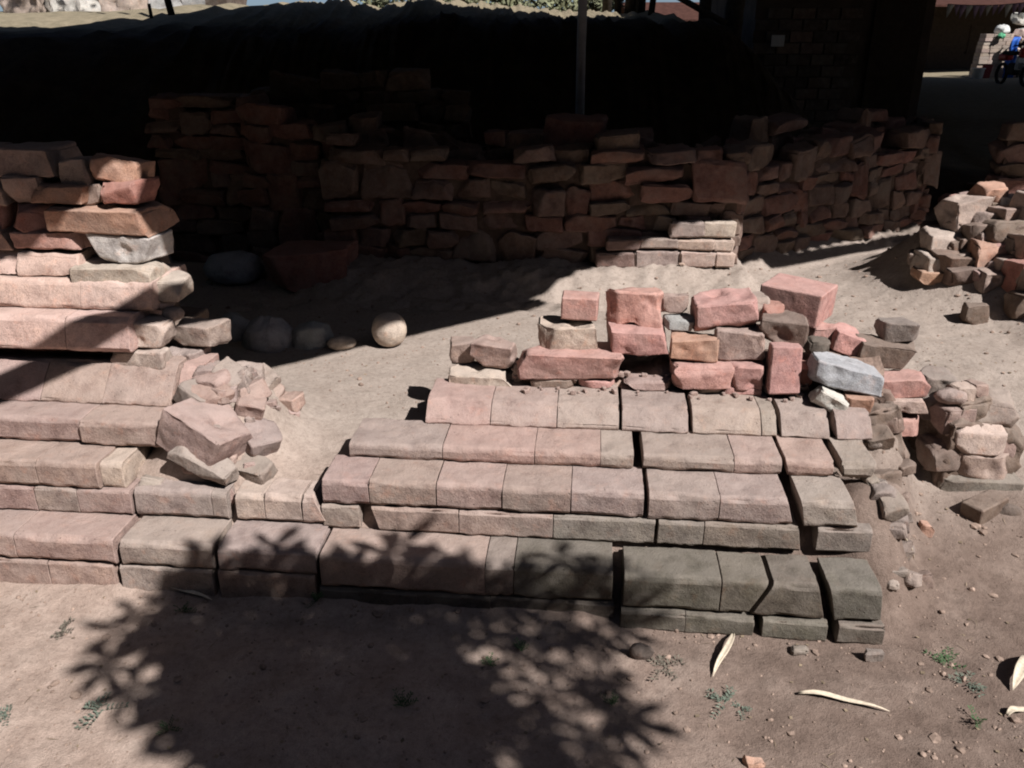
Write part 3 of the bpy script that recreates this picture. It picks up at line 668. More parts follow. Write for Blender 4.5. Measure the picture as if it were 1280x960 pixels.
while xs < 18.0 - 1e-6:
    x1 = min(18.0, xs + .8); n = 32; Vv, Fc = [], []
    for i in range(n + 1):
        x = lerp(xs, x1 + .04, i / n); zz = RZ + .016 * math.sin(x * 2 * math.pi / .10) + (.006 if k % 2 else 0)
        for top in (0, .004):
            Vv += [(x, pw(FE, min(x, 18)), zz + top), (x, pw(BE, min(x, 18)), zz + top)]
    for i in range(n):
        a = i * 4; b = a + 4
        Fc += [(a, a + 1, b + 1, b), (a + 2, b + 2, b + 3, a + 3), (a, b, b + 2, a + 2), (a + 1, a + 3, b + 3, b + 1)]
    link('roof_sheet', mesh_of('roof_sheet', [Vector(q) - SH.location for q in Vv], Fc, M_STEEL), SH, SH.location)
    xs += .8; k += 1
def pole(name, a, b, r0, r1, material, parent, seg=10):
    a, b = Vector(a), Vector(b); n = 6
    pts = [a.lerp(b, i / n) + Vector((noise.noise(a * 3 + Vector((i, 0, 0))), noise.noise(a * 3 + Vector((0, i, 5))), 0)) * r0 * .35 for i in range(n + 1)]
    Vv, Fc = tube([p - parent.location for p in pts], [lerp(r0, r1, i / n) for i in range(n + 1)], seg)
    return link(name, mesh_of(name, Vv, Fc, material), parent, parent.location)
pole('edge_pole', (-1.0, .64, RZ - .07), (1.80, 2.75, RZ - .07), .062, .055, M_POLE, SH)
pole('edge_pole', (3.2, 3.45, RZ - .07), (17.8, 12.3, RZ - .07), .055, .05, M_POLE, SH)
for yy in (5.9, 10.7): pole('beam', (-4.8 if yy < 8 else 1.9, yy, RZ - .09), (8.8 if yy < 8 else 15.0, yy, RZ - .09), .06, .06, M_POLE, SH)
pb = gy(724, 150, 5.9); pole('post', (pb.x, 5.9, .4), (pb.x, 5.9, RZ - .1), .030, .030, M_POST, SH, 14)
for px, r, Y in ((880, .075, 10.7), (917, .115, 10.7)):
    q = gy(px, 40, Y); pole('post', (q.x, Y, .2), (q.x, Y, RZ - .1), r, r * .9, M_BARK, SH, 12)
a = gy(855, 0, 10.6); b = gy(908, 30, 10.6); pole('brace', a + (a - b) * .8, b, .035, .035, M_BARK, SH)
for X_, Y_ in ((-4.6, 5.9), (8.6, 7.6), (15.0, 11.2), (17.6, 23.5), (3.2, 23.5)): pole('post', (X_, Y_, height(X_, Y_) - .1), (X_, Y_, RZ - .05), .05, .05, M_BARK, SH)

# ------------------------------------------------------------------ cassava shrub beside the viewer: its shadow lies on the ground
def leaf_lobes(V_, F_, ctr, ax, ay, nz, size, rng, lobes=7, wide=.125):
    for i in range(lobes):
        th = R(-145 + 290 * i / (lobes - 1)) + rng.uniform(-.08, .08); ln = size * (1 - .28 * abs(i - (lobes - 1) / 2) / ((lobes - 1) / 2)) * rng.uniform(.9, 1.1)
        d = ax * math.cos(th) + ay * math.sin(th); s_ = nz.cross(d); wd = ln * wide
        b = len(V_); droop = -nz * ln * .16
        pts = [ctr, ctr + d * ln * .3 + s_ * wd * .75, ctr + d * ln * .62 + s_ * wd + droop * .4, ctr + d * ln + droop, ctr + d * ln * .62 - s_ * wd + droop * .4, ctr + d * ln * .3 - s_ * wd * .75]
        V_ += pts; F_.append((b, b + 1, b + 2, b + 3)); F_.append((b, b + 3, b + 4, b + 5))
CA = thing('cassava_shrub', (2.35, -1.0, 0), 'tall cassava shrub beyond the lower edge whose fingered leaves shade the ground', 'shrub')
rng = random.Random(5)
spots = [(680, 712, .15, 90), (735, 735, .13, 60), (470, 705, .15, 90), (430, 725, .14, 120), (345, 715, .15, 80), (300, 722, .13, 100), (255, 715, .14, 95), (215, 735, .11, 110),
         (150, 790, .15, 170), (175, 765, .13, 150), (140, 830, .15, 190), (165, 868, .13, 200), (215, 900, .14, 200), (775, 785, .14, 20), (780, 900, .14, -10), (560, 728, .13, 80), (520, 715, .12, 80), (740, 940, .14, 0), (255, 935, .14, 200)]
core_poly = [(190, 770), (260, 752), (420, 742), (620, 742), (760, 760), (800, 800), (770, 880), (720, 960), (760, 1100), (330, 1120), (265, 960), (200, 890), (175, 820)]
def inside(p, poly):
    c_ = False; n = len(poly)
    for i in range(n):
        (x1, y1), (x2, y2) = poly[i], poly[i - 1]
        if (y1 > p[1]) != (y2 > p[1]) and p[0] < (x2 - x1) * (p[1] - y1) / (y2 - y1) + x1: c_ = not c_
    return c_
for px, py in ((236, 728), (262, 742), (318, 735), (372, 738), (402, 728), (450, 735), (500, 735), (545, 742), (600, 745), (700, 745), (660, 738), (330, 700), (490, 695), (290, 748), (360, 752), (420, 752)):
    spots.append((px, py, rng.uniform(.11, .15), rng.uniform(60, 120)))
while len(spots) < 680:
    q = (rng.uniform(170, 810), rng.uniform(745, 1120))
    if not inside(q, core_poly): continue
    if q[0] > 590 and rng.random() < .62: continue
    spots.append((*q, rng.uniform(.075, .135), rng.uniform(0, 360)))
LV, LF, PV, PF = [], [], [], []
hub = Vector((1.95, -.35, 2.75)); heads = []
for i, (px, py, size, ang) in enumerate(spots):
    g = gz(px, py, .10 if py < 745 else 0); zz = rng.uniform(2.75, 3.45)
    c_ = g - SUN * ((zz - g.z) / -SUN.z)
    nz = (Vector((0, 0, 1)) - SUN * .5 + Vector((rng.gauss(0, .22), rng.gauss(0, .22), 0))).normalized()
    th = R(ang); ax = (Vector((math.cos(th), math.sin(th), 0)) - nz * nz.dot(Vector((math.cos(th), math.sin(th), 0)))).normalized(); ay = nz.cross(ax)
    leaf_lobes(LV, LF, c_, ax, ay, nz, size, rng, rng.choice((5, 7, 7)), .165 if i < 36 else .13)
    heads.append(c_)
tops = [Vector((1.65, .15, 2.85)), Vector((2.2, -.15, 2.9)), Vector((1.4, -.35, 2.9)), Vector((2.0, -.75, 2.9)), Vector((2.45, -.5, 2.85)), Vector((1.75, -.3, 3.05))]
for c_ in heads:
    tnear = min(tops, key=lambda q: (q - c_).length)
    a, b = (c_.lerp(tnear, .0), c_.lerp(tnear, min(1, .22 / max(.01, (tnear - c_).length)) if (tnear - c_).length > .22 else 1))
    v_, f_ = tube([a, b], [.0025, .003], 4, False); n0 = len(PV); PV += v_; PF += [tuple(i + n0 for i in q) for q in f_]
link('crown', mesh_of('crown', [q - CA.location for q in LV], LF, M_LEAF), CA, CA.location)
link('leaf_stalks', mesh_of('leaf_stalks', [q - CA.location for q in PV], PF, M_LEAF), CA, CA.location)
pole('trunk', (2.35, -1.0, -.05), hub - Vector((0, 0, .7)), .035, .026, M_BARK, CA)
for q in tops: pole('branch', hub - Vector((0, 0, .75)), q, .018, .008, M_BARK, CA, 6)

# ------------------------------------------------------------------ litter, weeds and gravel on the ground
def ground_at(px, py):
    z = 0
    for _ in range(6): g = gz(px, py, z); z = height(g.x, g.y)
    return Vector((g.x, g.y, z))
def husk(a, b, wd, label, curl=.015, twist=0.6, fold=.5):
    A_, B_ = ground_at(*a), ground_at(*b); d = (B_ - A_); n = 12; Vv, Fc = [], []
    side = Vector((-d.y, d.x, 0)).normalized()
    for i in range(n + 1):
        t = i / n; w_ = wd * (math.sin(math.pi * min(1, t * .92 + .08)) ** .7) * .5 + .001
        c_ = A_.lerp(B_, t) + Vector((0, 0, .006 + curl * math.sin(math.pi * t) + .004 * math.sin(9 * t))) + side * .012 * math.sin(3.5 * t + 1)
        tw = twist * (t - .5)
        up = Vector((0, 0, 1)) * math.cos(tw) + side * math.sin(tw); sd = side * math.cos(tw) - Vector((0, 0, 1)) * math.sin(tw)
        for k_ in (-1, -.5, 0, .5, 1): Vv.append(c_ + sd * w_ * k_ + up * w_ * fold * k_ * k_ + up * w_ * .08 * math.sin(k_ * 9 + t * 5))
    for i in range(n):
        for k_ in range(4): q = i * 5 + k_; Fc.append((q, q + 1, q + 6, q + 5))
    o = link('corn_husk', mesh_of('corn_husk', [q - A_ for q in Vv], Fc, M_HUSK), None, A_)
    so_ = o.modifiers.new('thick', 'SOLIDIFY'); so_.thickness = .0015
    return tag(o, label, 'corn husk', 'dry corn husks on the ground')
husk((912, 793), (896, 850), .017, 'dry pale corn husk lying upright in the picture just below the platform foot', .02)
husk((998, 872), (1110, 888), .015, 'long thin pale corn husk lying across the bare brown soil', .008)
husk((1277, 822), (1271, 868), .035, 'white folded corn husk cut by the right edge of the picture', .03)
husk((1262, 900), (1288, 888), .018, 'greenish pale husk tip below the folded husk at the right edge', .01)
husk((1119, 658), (1138, 700), .018, 'curled white husk beside the cracked platform corner', .02)
husk((196, 738), (268, 750), .018, 'twisted husk strip along the foot of the platform near the leaf shadow', .01)
def weed(px, py, size, n, material, label, flat=False, seed=1):
    g = ground_at(px, py); rng = random.Random(seed); Vv, Fc = [], []
    for i in range(n):
        th = rng.uniform(0, 6.28); el = rng.uniform(.05, .35) if flat else rng.uniform(.2, 1.1); ln = size * rng.uniform(.5, 1)
        d = Vector((math.cos(th) * math.cos(el), math.sin(th) * math.cos(el), math.sin(el))); s_ = d.cross(Vector((0, 0, 1))).normalized()
        m_ = 5
        for j in range(m_):                      # leaflets up the sprig
            c_ = d * ln * (j + 1) / m_ - Vector((0, 0, ln * .25 * (j / m_) ** 2)) + Vector((0, 0, .004)); lf = size * .24 * rng.uniform(.6, 1.1)
            for sg in (-1, 1):
                e_ = (s_ * sg + d * .7 + Vector((0, 0, rng.uniform(-.2, .4)))).normalized(); f_ = e_.cross(Vector((rng.gauss(0, .3), rng.gauss(0, .3), 1))).normalized()
                b = len(Vv); Vv += [c_, c_ + e_ * lf * .5 + f_ * lf * .2, c_ + e_ * lf, c_ + e_ * lf * .5 - f_ * lf * .2]; Fc.append((b, b + 1, b + 2, b + 3))
        b = len(Vv); Vv += [s_ * .0012, -s_ * .0012, d * ln - s_ * .0008 - Vector((0, 0, ln * .2)), d * ln + s_ * .0008 - Vector((0, 0, ln * .2))]; Fc.append((b, b + 1, b + 2, b + 3))
    o = link('weed', mesh_of('weed', Vv, Fc, material), None, g)
    return tag(o, label, 'weed', 'weeds on the bare ground')
weed(905, 880, .06, 7, M_WEEDB, 'dusty blue green sprig left of the long thin husk', True, 1)
weed(925, 888, .05, 5, M_WEEDB, 'second dusty sprig touching the first, left of the long thin husk', True, 2)
weed(1185, 832, .07, 9, M_WEED, 'low green weed patch on the soil below the stone stack', True, 3)
weed(1205, 855, .06, 7, M_WEEDB, 'dusty weed just below the low green patch', True, 4)
weed(1222, 905, .05, 6, M_WEED, 'small green weed near the greenish husk tip', False, 5)
weed(228, 765, .045, 8, M_WEED, 'green weed at the platform foot beside the twisted husk strip', False, 6)
weed(395, 752, .045, 9, M_WEED, 'bright green weed growing from the platform foot at a crack', False, 7)
weed(75, 790, .06, 8, M_DRY, 'grey dry sprig on the pale soil below the left ruin', True, 8)
weed(128, 888, .07, 8, M_WEEDB, 'dusty grey green weed left of the leaf shadow', True, 9)
weed(12, 892, .05, 7, M_WEEDB, 'dusty weed at the lower left edge of the picture', True, 10)
weed(765, 880, .04, 8, M_WEED, 'bright green seedling in the speckled edge of the leaf shadow', False, 11)
weed(652, 814, .04, 7, M_WEED, 'green seedling in a light gap of the leaf shadow, the upper one', False, 12)
weed(614, 832, .04, 7, M_WEED, 'green seedling just left of the upper seedling in the leaf shadow', False, 13)
weed(503, 884, .05, 8, M_WEED, 'green weed deep in the leaf shadow near the bottom', False, 14)
weed(212, 912, .04, 7, M_WEED, 'green weed at the left rim of the leaf shadow', False, 15)
weed(825, 836, .07, 8, M_DRY, 'grey dry twiggy sprig beside the dark round stone', True, 16)
def gravel():
    rng = random.Random(3); Vv, Fc = [], []
    ico = [Vector(v) for v in ((0, 0, 1), (.894, 0, .447), (.276, .851, .447), (-.724, .526, .447), (-.724, -.526, .447), (.276, -.851, .447), (.724, .526, -.447), (-.276, .851, -.447), (-.894, 0, -.447), (-.276, -.851, -.447), (.724, -.526, -.447), (0, 0, -1))]
    fi = [(0, 1, 2), (0, 2, 3), (0, 3, 4), (0, 4, 5), (0, 5, 1), (1, 6, 2), (2, 7, 3), (3, 8, 4), (4, 9, 5), (5, 10, 1), (6, 7, 2), (7, 8, 3), (8, 9, 4), (9, 10, 5), (10, 6, 1), (11, 7, 6), (11, 8, 7), (11, 9, 8), (11, 10, 9), (11, 6, 10)]
    n = 0
    while n < 5200:
        x, y = rng.uniform(-1.8, 3.0), rng.uniform(1.4, 5.2)
        u, v = uv_of(x, y)
        if -.02 < v < .75 and u < 1.02: continue
        dens = 1.0 if (u > 1.0 and v < 1.0) else (.55 if v < 0 else .35)
        if -.09 < v < 0: dens = .9
        if noise.noise(Vector((x * 3, y * 3, 7))) < -.1: dens *= .4
        if rng.random() > dens: continue
        s = min(.013, .0024 * rng.paretovariate(2.2)); z = height(x, y); b = len(Vv); sc_ = Vector((rng.uniform(.7, 1.4), rng.uniform(.7, 1.3), rng.uniform(.45, .8))) * s
        ca, sa = math.cos(rng.uniform(0, 6)), math.sin(rng.uniform(0, 6))
        for q in ico:
            k_ = rng.uniform(.75, 1.15); p = Vector((q.x * sc_.x, q.y * sc_.y, q.z * sc_.z)) * k_
            Vv.append(Vector((x + p.x * ca - p.y * sa, y + p.x * sa + p.y * ca, z + p.z + sc_.z * .35)))
        Fc += [tuple(b + i for i in f) for f in fi]; n += 1
    o = link('gravel', mesh_of('gravel', Vv, Fc, M_GRAVEL, False)); o['kind'] = 'stuff'
    o['label'] = 'scattered gravel and crumbs of brick over the bare soil'
M_GRAVEL = simple('gravel', (.32, .235, .19), .95, 0, .55, 25, 0)
gravel()

# ------------------------------------------------------------------ beyond the dig: bank top, trees, house, lit yard
M_PALE = simple('pale_rubble', (.40, .38, .33), .95, 0, .3, 3, .6, .05)
M_SCRUB = simple('scrub_leaf', (.20, .21, .13), .9, 0, .4, 4, 0)
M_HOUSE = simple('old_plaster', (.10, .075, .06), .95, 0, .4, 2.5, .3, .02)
M_ROOF = simple('roof_tile', (.075, .034, .026), .9, 0, .35, 5, .4, .03)
M_DOOR = simple('door_wood', (.05, .035, .025), .8, 0, .3, 10, .2)
M_WHITE = simple('white_paint', (.62, .62, .60), .7, 0, .1, 8, 0)
M_BLUE = simple('blue_tarp', (.03, .12, .48), .5, 0, .2, 6, .2)
M_RED = simple('red_paint', (.45, .03, .025), .4, 0, .1, 6, 0)
M_DRED = simple('faded_red_paint', (.16, .03, .03), .7, 0, .2, 8, 0)
M_RUBBER = simple('rubber', (.02, .02, .02), .8, 0, .2, 8, 0)
M_GREEN = simple('green_cloth', (.10, .36, .20), .7, 0, .2, 8, 0)
M_FLAG = simple('flag_cloth', (.40, .28, .42), .8, 0, .35, 3, 0)
def far_rock(px, y0, y1, wpx, Y, label, seed, c='pale'):
    a = gy(px, y1, Y); top = gy(px, y0, Y + .3).z; D = Y * cP + (CH - a.z) * sP
    wd = wpx * D / F; hh = max(.2, top - a.z); gzz = height(a.x, Y)
    me = stone_mesh('rock', wd, .5, hh + max(0, a.z - gzz) + .1, seed, 'rubble', step=.06, amp=.05, cuts=7)
    o = link('rock', me, None, (a.x, Y + .2, (gzz - .1 + top) / 2), (0, 0, seed), C[c]); tag(o, label, 'rock', 'pale rocks on the bank top')
for i, (px, y0, y1, wpx, Y, c, lb) in enumerate([
    (22, -45, 22, 34, 12.0, 'cream', 'pale rock at the upper left corner of the picture on the bank top'),
    (62, -40, 22, 54, 12.4, 'white', 'broad pale rock beside the corner rock on the bank top'),
    (108, -40, 16, 52, 12.8, 'white', 'large whitish rock in the row on the bank top'),
    (152, -25, 20, 40, 12.2, 'cream', 'lower pale rock between two larger ones on the bank top'),
    (190, -30, 18, 42, 12.6, 'grey', 'grey rock just left of the thin dark sapling on the bank top'),
    (244, -30, 14, 40, 13.0, 'grey', 'grey rock just beyond the thin dark sapling'),
    (275, -6, 8, 20, 12.5, 'dark', 'dark lump on the sunlit bank edge')]): far_rock(px, y0, y1, wpx, Y, lb, 300 + i, c)
def shrub(px, Y, rad, hgt, label, seed, material=None, n=520):
    q = gy(px, 10, Y); z = height(q.x, Y); rng = random.Random(seed); Vv, Fc = [], []
    for i in range(n):
        d = Vector((rng.gauss(0, 1), rng.gauss(0, 1), abs(rng.gauss(0, 1)))).normalized() * rng.random() ** .45
        lump = .75 + .4 * noise.noise(d * 2.3 + Vector((seed, 0, 0)))
        p = Vector((d.x * rad, d.y * rad, d.z * hgt + .06)) * lump; s_ = rng.uniform(.03, .07)
        a = Vector((rng.gauss(0, 1), rng.gauss(0, 1), rng.gauss(0, 1))).normalized(); b = a.orthogonal().normalized()
        k_ = len(Vv); Vv += [p - a * s_, p + b * s_ * .4, p + a * s_, p - b * s_ * .4]; Fc.append((k_, k_ + 1, k_ + 2, k_ + 3))
    T = thing('shrub', (q.x, Y, z - .03), label, 'shrub', 'dry shrubs on the bank top')
    link('crown', mesh_of('crown', Vv, Fc, material or M_SCRUB), T, T.location)
    for i in range(4):
        th = i * 1.6 + seed; v_, f_ = tube([Vector((0, 0, 0)), Vector((math.cos(th) * rad * .5, math.sin(th) * rad * .5, hgt * .6))], [.015, .006], 5)
        link('stem', mesh_of('stem', v_, f_, M_BARK), T, T.location)
for i, (px, Y, r_, h_, lb) in enumerate([
    (470, 12.5, .55, .55, 'dry pale shrub on the bank top over the dark wall'), (530, 11.6, .5, .5, 'dry grey green shrub on the bank top, second from the dark wall side'),
    (585, 11.8, .5, .5, 'dry bushy shrub on the bank top between two others'), (640, 11.4, .45, .45, 'dry shrub on the bank top left of the grey post'),
    (700, 11.2, .45, .5, 'pale dry shrub on the bank top directly beside the grey post'), (745, 11.6, .4, .4, 'dry shrub on the bank top between grey post and dark tree trunks'),
    (820, 15, .7, .6, 'dusty shrub behind the dark tree trunks'), (90, 14.5, .9, .8, 'dusty shrub behind the pale rocks')]): shrub(px, Y, r_, h_, lb, 70 + i)
def tree(px, Y, r, H, lean, label, seed, group='thin dark trees on the bank'):
    q = gy(px, 30, Y); z = height(q.x, Y); T = thing('tree', (q.x, Y, z - .05), label, 'tree', group); rng = random.Random(seed)
    top = Vector((lean, rng.uniform(-.2, .2), H)); pts = [Vector((0, 0, 0)).lerp(top, i / 6) + Vector((rng.uniform(-1, 1), rng.uniform(-1, 1), 0)) * r * .5 * (i > 0) for i in range(7)]
    v_, f_ = tube(pts, [lerp(r, r * .5, i / 6) for i in range(7)], 9); link('trunk', mesh_of('trunk', v_, f_, M_BARK), T, T.location)
    Vv, Fc = [], []
    for k_ in range(5):
        th = k_ * 1.3 + seed; st = pts[4].lerp(pts[6], rng.random()); en = st + Vector((math.cos(th) * .9, math.sin(th) * .9, rng.uniform(.5, 1)))
        v_, f_ = tube([st, st.lerp(en, .5) + Vector((0, 0, .08)), en], [r * .4, r * .25, r * .1], 6); link('branch', mesh_of('branch', v_, f_, M_BARK), T, T.location)
        for i in range(110):
            p = st.lerp(en, rng.uniform(.35, 1.1)) + Vector((rng.gauss(0, .28), rng.gauss(0, .28), rng.gauss(0, .22))); s_ = rng.uniform(.05, .1)
            a = Vector((rng.gauss(0, 1), rng.gauss(0, 1), rng.gauss(0, 1))).normalized(); b = a.orthogonal().normalized(); n0 = len(Vv)
            Vv += [p - a * s_, p + b * s_ * .45, p + a * s_, p - b * s_ * .45]; Fc.append((n0, n0 + 1, n0 + 2, n0 + 3))
    link('crown', mesh_of('crown', Vv, Fc, M_LEAF), T, T.location)
for i, (px, Y, r, H, lean, lb) in enumerate([
    (217, 9.4, .036, 3.4, -.5, 'thin dark sapling rising from the bank among the pale rocks'), (757, 10.9, .06, 3.6, .1, 'first dark trunk of the close row right of the grey post'),
    (772, 11.4, .045, 3.8, -.1, 'second thin trunk of the close row right of the grey post'), (786, 10.8, .07, 3.6, .15, 'third and stoutest trunk of the close row'),
    (801, 11.6, .05, 3.7, .1, 'fourth dark trunk of the close row'), (813, 11.0, .04, 3.5, .3, 'last leaning trunk of the close row, against the reddish house')]): tree(px, Y, r, H, lean, lb, 40 + i)
v0 = gy(191, 28, 9.2); v_, f_ = tube([Vector((0, 0, -.1)), Vector((-.01, 0, .16))], [.022, .016], 7)
tag(link('stake', mesh_of('stake', v_, f_, M_BARK), None, (v0.x, 9.2, height(v0.x, 9.2))), 'short dark stake left of the thin sapling on the bank', 'stake')

def house(name, x0, x1, y0, y1, zb, zw, zr, label, wallm, doors, windows, axis='x'):
    T = thing(name, ((x0 + x1) / 2, y0, zb), label, 'house'); L0 = T.location
    def bx(nm, a, b, c, d, e, f, m, par=T): return link(nm, box_mesh(nm, a - L0.x, b - L0.x, c - L0.y, d - L0.y, e - L0.z, f - L0.z, m), par, L0 if par is T else par.location + L0)
    bx('wall', x0, x1, y0, y1, zb - .3, zw, wallm)
    ym = (y0 + y1) / 2; ov = .35; th = .07
    V_ = [(x0 - ov, y0 - ov, zw - .12), (x1 + ov, y0 - ov, zw - .12), (x1 + ov, ym, zr), (x0 - ov, ym, zr), (x1 + ov, y1 + ov, zw - .12), (x0 - ov, y1 + ov, zw - .12)]
    V_ = V_ + [(a, b, c + th) for a, b, c in V_]
    Fc = [(0, 3, 2, 1), (3, 5, 4, 2), (6, 7, 8, 9), (9, 8, 10, 11), (0, 1, 7, 6), (5, 11, 10, 4), (0, 6, 9, 3), (3, 9, 11, 5), (1, 2, 8, 7), (2, 4, 10, 8)]
    rf = link('roof', mesh_of('roof', [Vector(q) - L0 for q in V_], Fc, M_ROOF, False), T, L0)
    for a, b, e, f in doors: bx('door', a, b, y0 - .04, y0 + .02, e, f, M_DOOR)
    for a, b, e, f in windows:
        bx('window', a, b, y0 - .03, y0 + .02, e, f, M_DOOR); bx('window_sill', a - .05, b + .05, y0 - .10, y0 + .02, e - .06, e - .003, wallm)
    return T, bx
# dim brick house in the shade of the shelter: single courses of brick show on its near wall
xa, xb = gy(940, 60, 12.0).x, gy(1160, 60, 12.0).x
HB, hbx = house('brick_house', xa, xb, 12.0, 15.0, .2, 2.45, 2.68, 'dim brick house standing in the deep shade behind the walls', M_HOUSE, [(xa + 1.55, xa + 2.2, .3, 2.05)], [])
unit = stone_mesh('brick', .30, .06, .13, 4321, 'brick', step=.08)
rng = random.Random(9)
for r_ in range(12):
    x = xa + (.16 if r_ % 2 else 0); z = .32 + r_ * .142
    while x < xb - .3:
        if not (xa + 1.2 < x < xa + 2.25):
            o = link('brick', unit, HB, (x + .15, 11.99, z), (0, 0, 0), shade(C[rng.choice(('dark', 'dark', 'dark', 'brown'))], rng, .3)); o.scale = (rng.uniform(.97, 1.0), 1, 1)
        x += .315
q = gy(973, 51, 11.9); o = link('notice_board', box_mesh('notice_board', -.085, .085, -.012, .0, -.07, .07, M_WHITE), None, (q.x, 11.93, q.z)); tag(o, 'small blank whitish board on the dim brick house wall', 'board')
xa, xb = gy(795, 30, 42).x, gy(935, 30, 42).x
house('red_house', xa, xb, 42, 48, 0, 2.25, 2.95, 'far reddish house under the strip of sky behind the tree trunks', M_ROOF, [(xa + 2, xa + 2.9, .1, 1.9)], [(xa + 3.6, xa + 4.5, .9, 1.7), (xa + .5, xa + 1.3, .9, 1.7)])
g0 = ground_at(885, 66) if False else gy(885, 66, 10.2); Vv, Fc = [], []
for i in range(60):
    th = rng.uniform(0, 6.28); ln = rng.uniform(.12, .32); p = Vector((rng.gauss(0, .12), rng.gauss(0, .06), 0)); d = Vector((math.cos(th) * .7, math.sin(th) * .5, .55)) * ln; s_ = Vector((-d.y, d.x, 0)).normalized() * .012
    b = len(Vv); Vv += [p - s_, p + s_, p + d]; Fc.append((b, b + 1, b + 2))
o = link('dry_tuft', mesh_of('dry_tuft', Vv, Fc, M_SCRUB), None, (g0.x, 10.2, height(g0.x, 10.2))); tag(o, 'yellowish dry grass tuft at the foot of the dark wooden posts', 'grass tuft')

# --- sunlit yard far right
YY = 27.2
def yp(px, py, d=0): return gy(px, py, YY + d)
BS = thing('brick_stack', (yp(1238, 86).x, YY, height(18, YY)), 'pale sunlit stack of bricks in the far yard, beside a blue sheet', 'brick stack')
ub = stone_mesh('brick', .30, .30, .10, 777, 'brick', step=.1); zb = height(12, YY)
xl, xr = yp(1217, 80).x, yp(1256, 80).x; zt = yp(1238, 42).z; rows = int((zt - zb) / .105)
for r_ in range(rows):
    x = xl + .12 * r_ / rows
    while x < xr - .05:
        wd = rng.uniform(.22, .36); wd = min(wd, xr - x); o = link('brick', ub, BS, (x + wd / 2, YY + rng.uniform(-.02, .02), zb + .05 + r_ * .105), (0, 0, 0), shade(C['cream'], rng, .2)); o.scale = (wd / .305, 1.2, .98); x += wd + .004
def soft(name, c, sx, sy, sz, material, label, cat, seed, kind='boulder'):
    me = stone_mesh(name, sx, sy, sz, seed, kind, step=min(sx, sz) / 5, amp=.03); me.materials.clear(); me.materials.append(material)
    return tag(link(name, me, None, c), label, cat)
soft('sack', (yp(1252, 40).x, YY, zt + .10), .42, .4, .30, M_WHITE, 'white sack on the far brick stack', 'sack', 81)
soft('bundle', (yp(1246, 45).x, YY - .28, zt - .06), .22, .14, .16, M_GREEN, 'small green bundle on the edge of the far brick stack', 'bundle', 82)
o = link('board', box_mesh('board', -.14, .14, -.03, .03, 0, .42, M_DRED), None, (yp(1226, 82).x, YY - .32, zb)); o.rotation_euler.y = .12; tag(o, 'dark red board leaning on the far brick stack', 'board')
# blue sheet hanging from a leaning pole
P0, P1 = yp(1249, 97), yp(1262, 46); Vv, Fc = [], []
for i in range(9):
    for j in range(6):
        c_ = P0.lerp(P1, i / 8); Vv.append(Vector((c_.x - .16 + j * .055 + .03 * math.sin(i * 1.7), YY - .45 + .07 * math.sin(j * 2.1 + i * .5), c_.z)))
for i in range(8):
    for j in range(5): k_ = i * 6 + j; Fc.append((k_, k_ + 1, k_ + 7, k_ + 6))
T = thing('blue_sheet', (P0.x, YY - .45, zb), 'bright blue plastic sheet hanging on a leaning pole in the far yard', 'plastic sheet')
o = link('sheet', mesh_of('sheet', [q - T.location for q in Vv], Fc, M_BLUE), T, T.location); o.modifiers.new('thick', 'SOLIDIFY').thickness = .006
pole('pole', (P0.x + .3, YY - .4, zb), (P1.x + .3, YY - .4, P1.z + .2), .03, .025, M_BARK, T)
RP = thing('rubble_pile', (yp(1275, 97).x, YY, zb), 'tall sunlit pile of pale stones at the far right edge behind the blue sheet', 'rubble pile')
for i in range(70):
    t_ = rng.random(); z = zb + .1 + t_ * 1.65; x = lerp(yp(1258, 95).x, yp(1275, 40).x, t_) + rng.random() ** 1.2 * 1.5; d_ = rng.uniform(-.1, .1) + t_ * .5
    o = link('stone', VAR[i % 14], RP, (x, YY - .2 + d_, z), (rng.uniform(-.3, .3), rng.uniform(-.4, .4), rng.uniform(0, 6)), shade(C[rng.choice(('cream', 'white', 'pale'))], rng, .2)); k_ = rng.uniform(.9, 1.7); o.scale = (k_, 1.6, k_ * 1.25)
# bucket and motorcycle
q = yp(1211, 96); prof = [(.0, 0), (.13, 0), (.17, .30), (.185, .30), (.185, .32), (.155, .32), (.12, .03), (0, .03)]; Vv, Fc = [], []
for i in range(16):
    th = i * math.pi / 8; Vv += [(r_ * math.cos(th), r_ * math.sin(th), z_) for r_, z_ in prof]
for i in range(16):
    for j in range(7): a, b = i * 8 + j, ((i + 1) % 16) * 8 + j; Fc.append((a, b, b + 1, a + 1))
tag(link('bucket', mesh_of('bucket', Vv, Fc, M_WHITE), None, (q.x, YY - .5, zb)), 'round white bucket left of the far brick stack', 'bucket')
q = yp(1194, 92); MO = thing('motorcycle', (q.x - .4, YY - 4.5, zb), 'red and white motorcycle parked facing us in the far yard', 'motorcycle')
def ring(R_, r_, y, z):
    V_, F_ = [], []
    for i in range(16):
        a = i * math.pi / 8
        for j in range(6): b = j * math.pi / 3; V_.append((r_ * math.sin(b), y + (R_ + r_ * math.cos(b)) * math.cos(a), z + (R_ + r_ * math.cos(b)) * math.sin(a)))
    for i in range(16):
        for j in range(6): F_.append((i * 6 + j, ((i + 1) % 16) * 6 + j, ((i + 1) % 16) * 6 + (j + 1) % 6, i * 6 + (j + 1) % 6))
    return V_, F_
for y_ in (0, 1.2): v_, f_ = ring(.24, .045, y_, .285); link('wheel', mesh_of('wheel', v_, f_, M_RUBBER), MO, MO.location)
def mpart(nm, c, sx, sy, sz, m):
    me = stone_mesh(nm, sx, sy, sz, 5, 'brick', step=.08, r=min(sx, sy, sz) * .35, wear=0, jit=0); me.materials.clear(); me.materials.append(m); return link(nm, me, MO, MO.location + Vector(c))
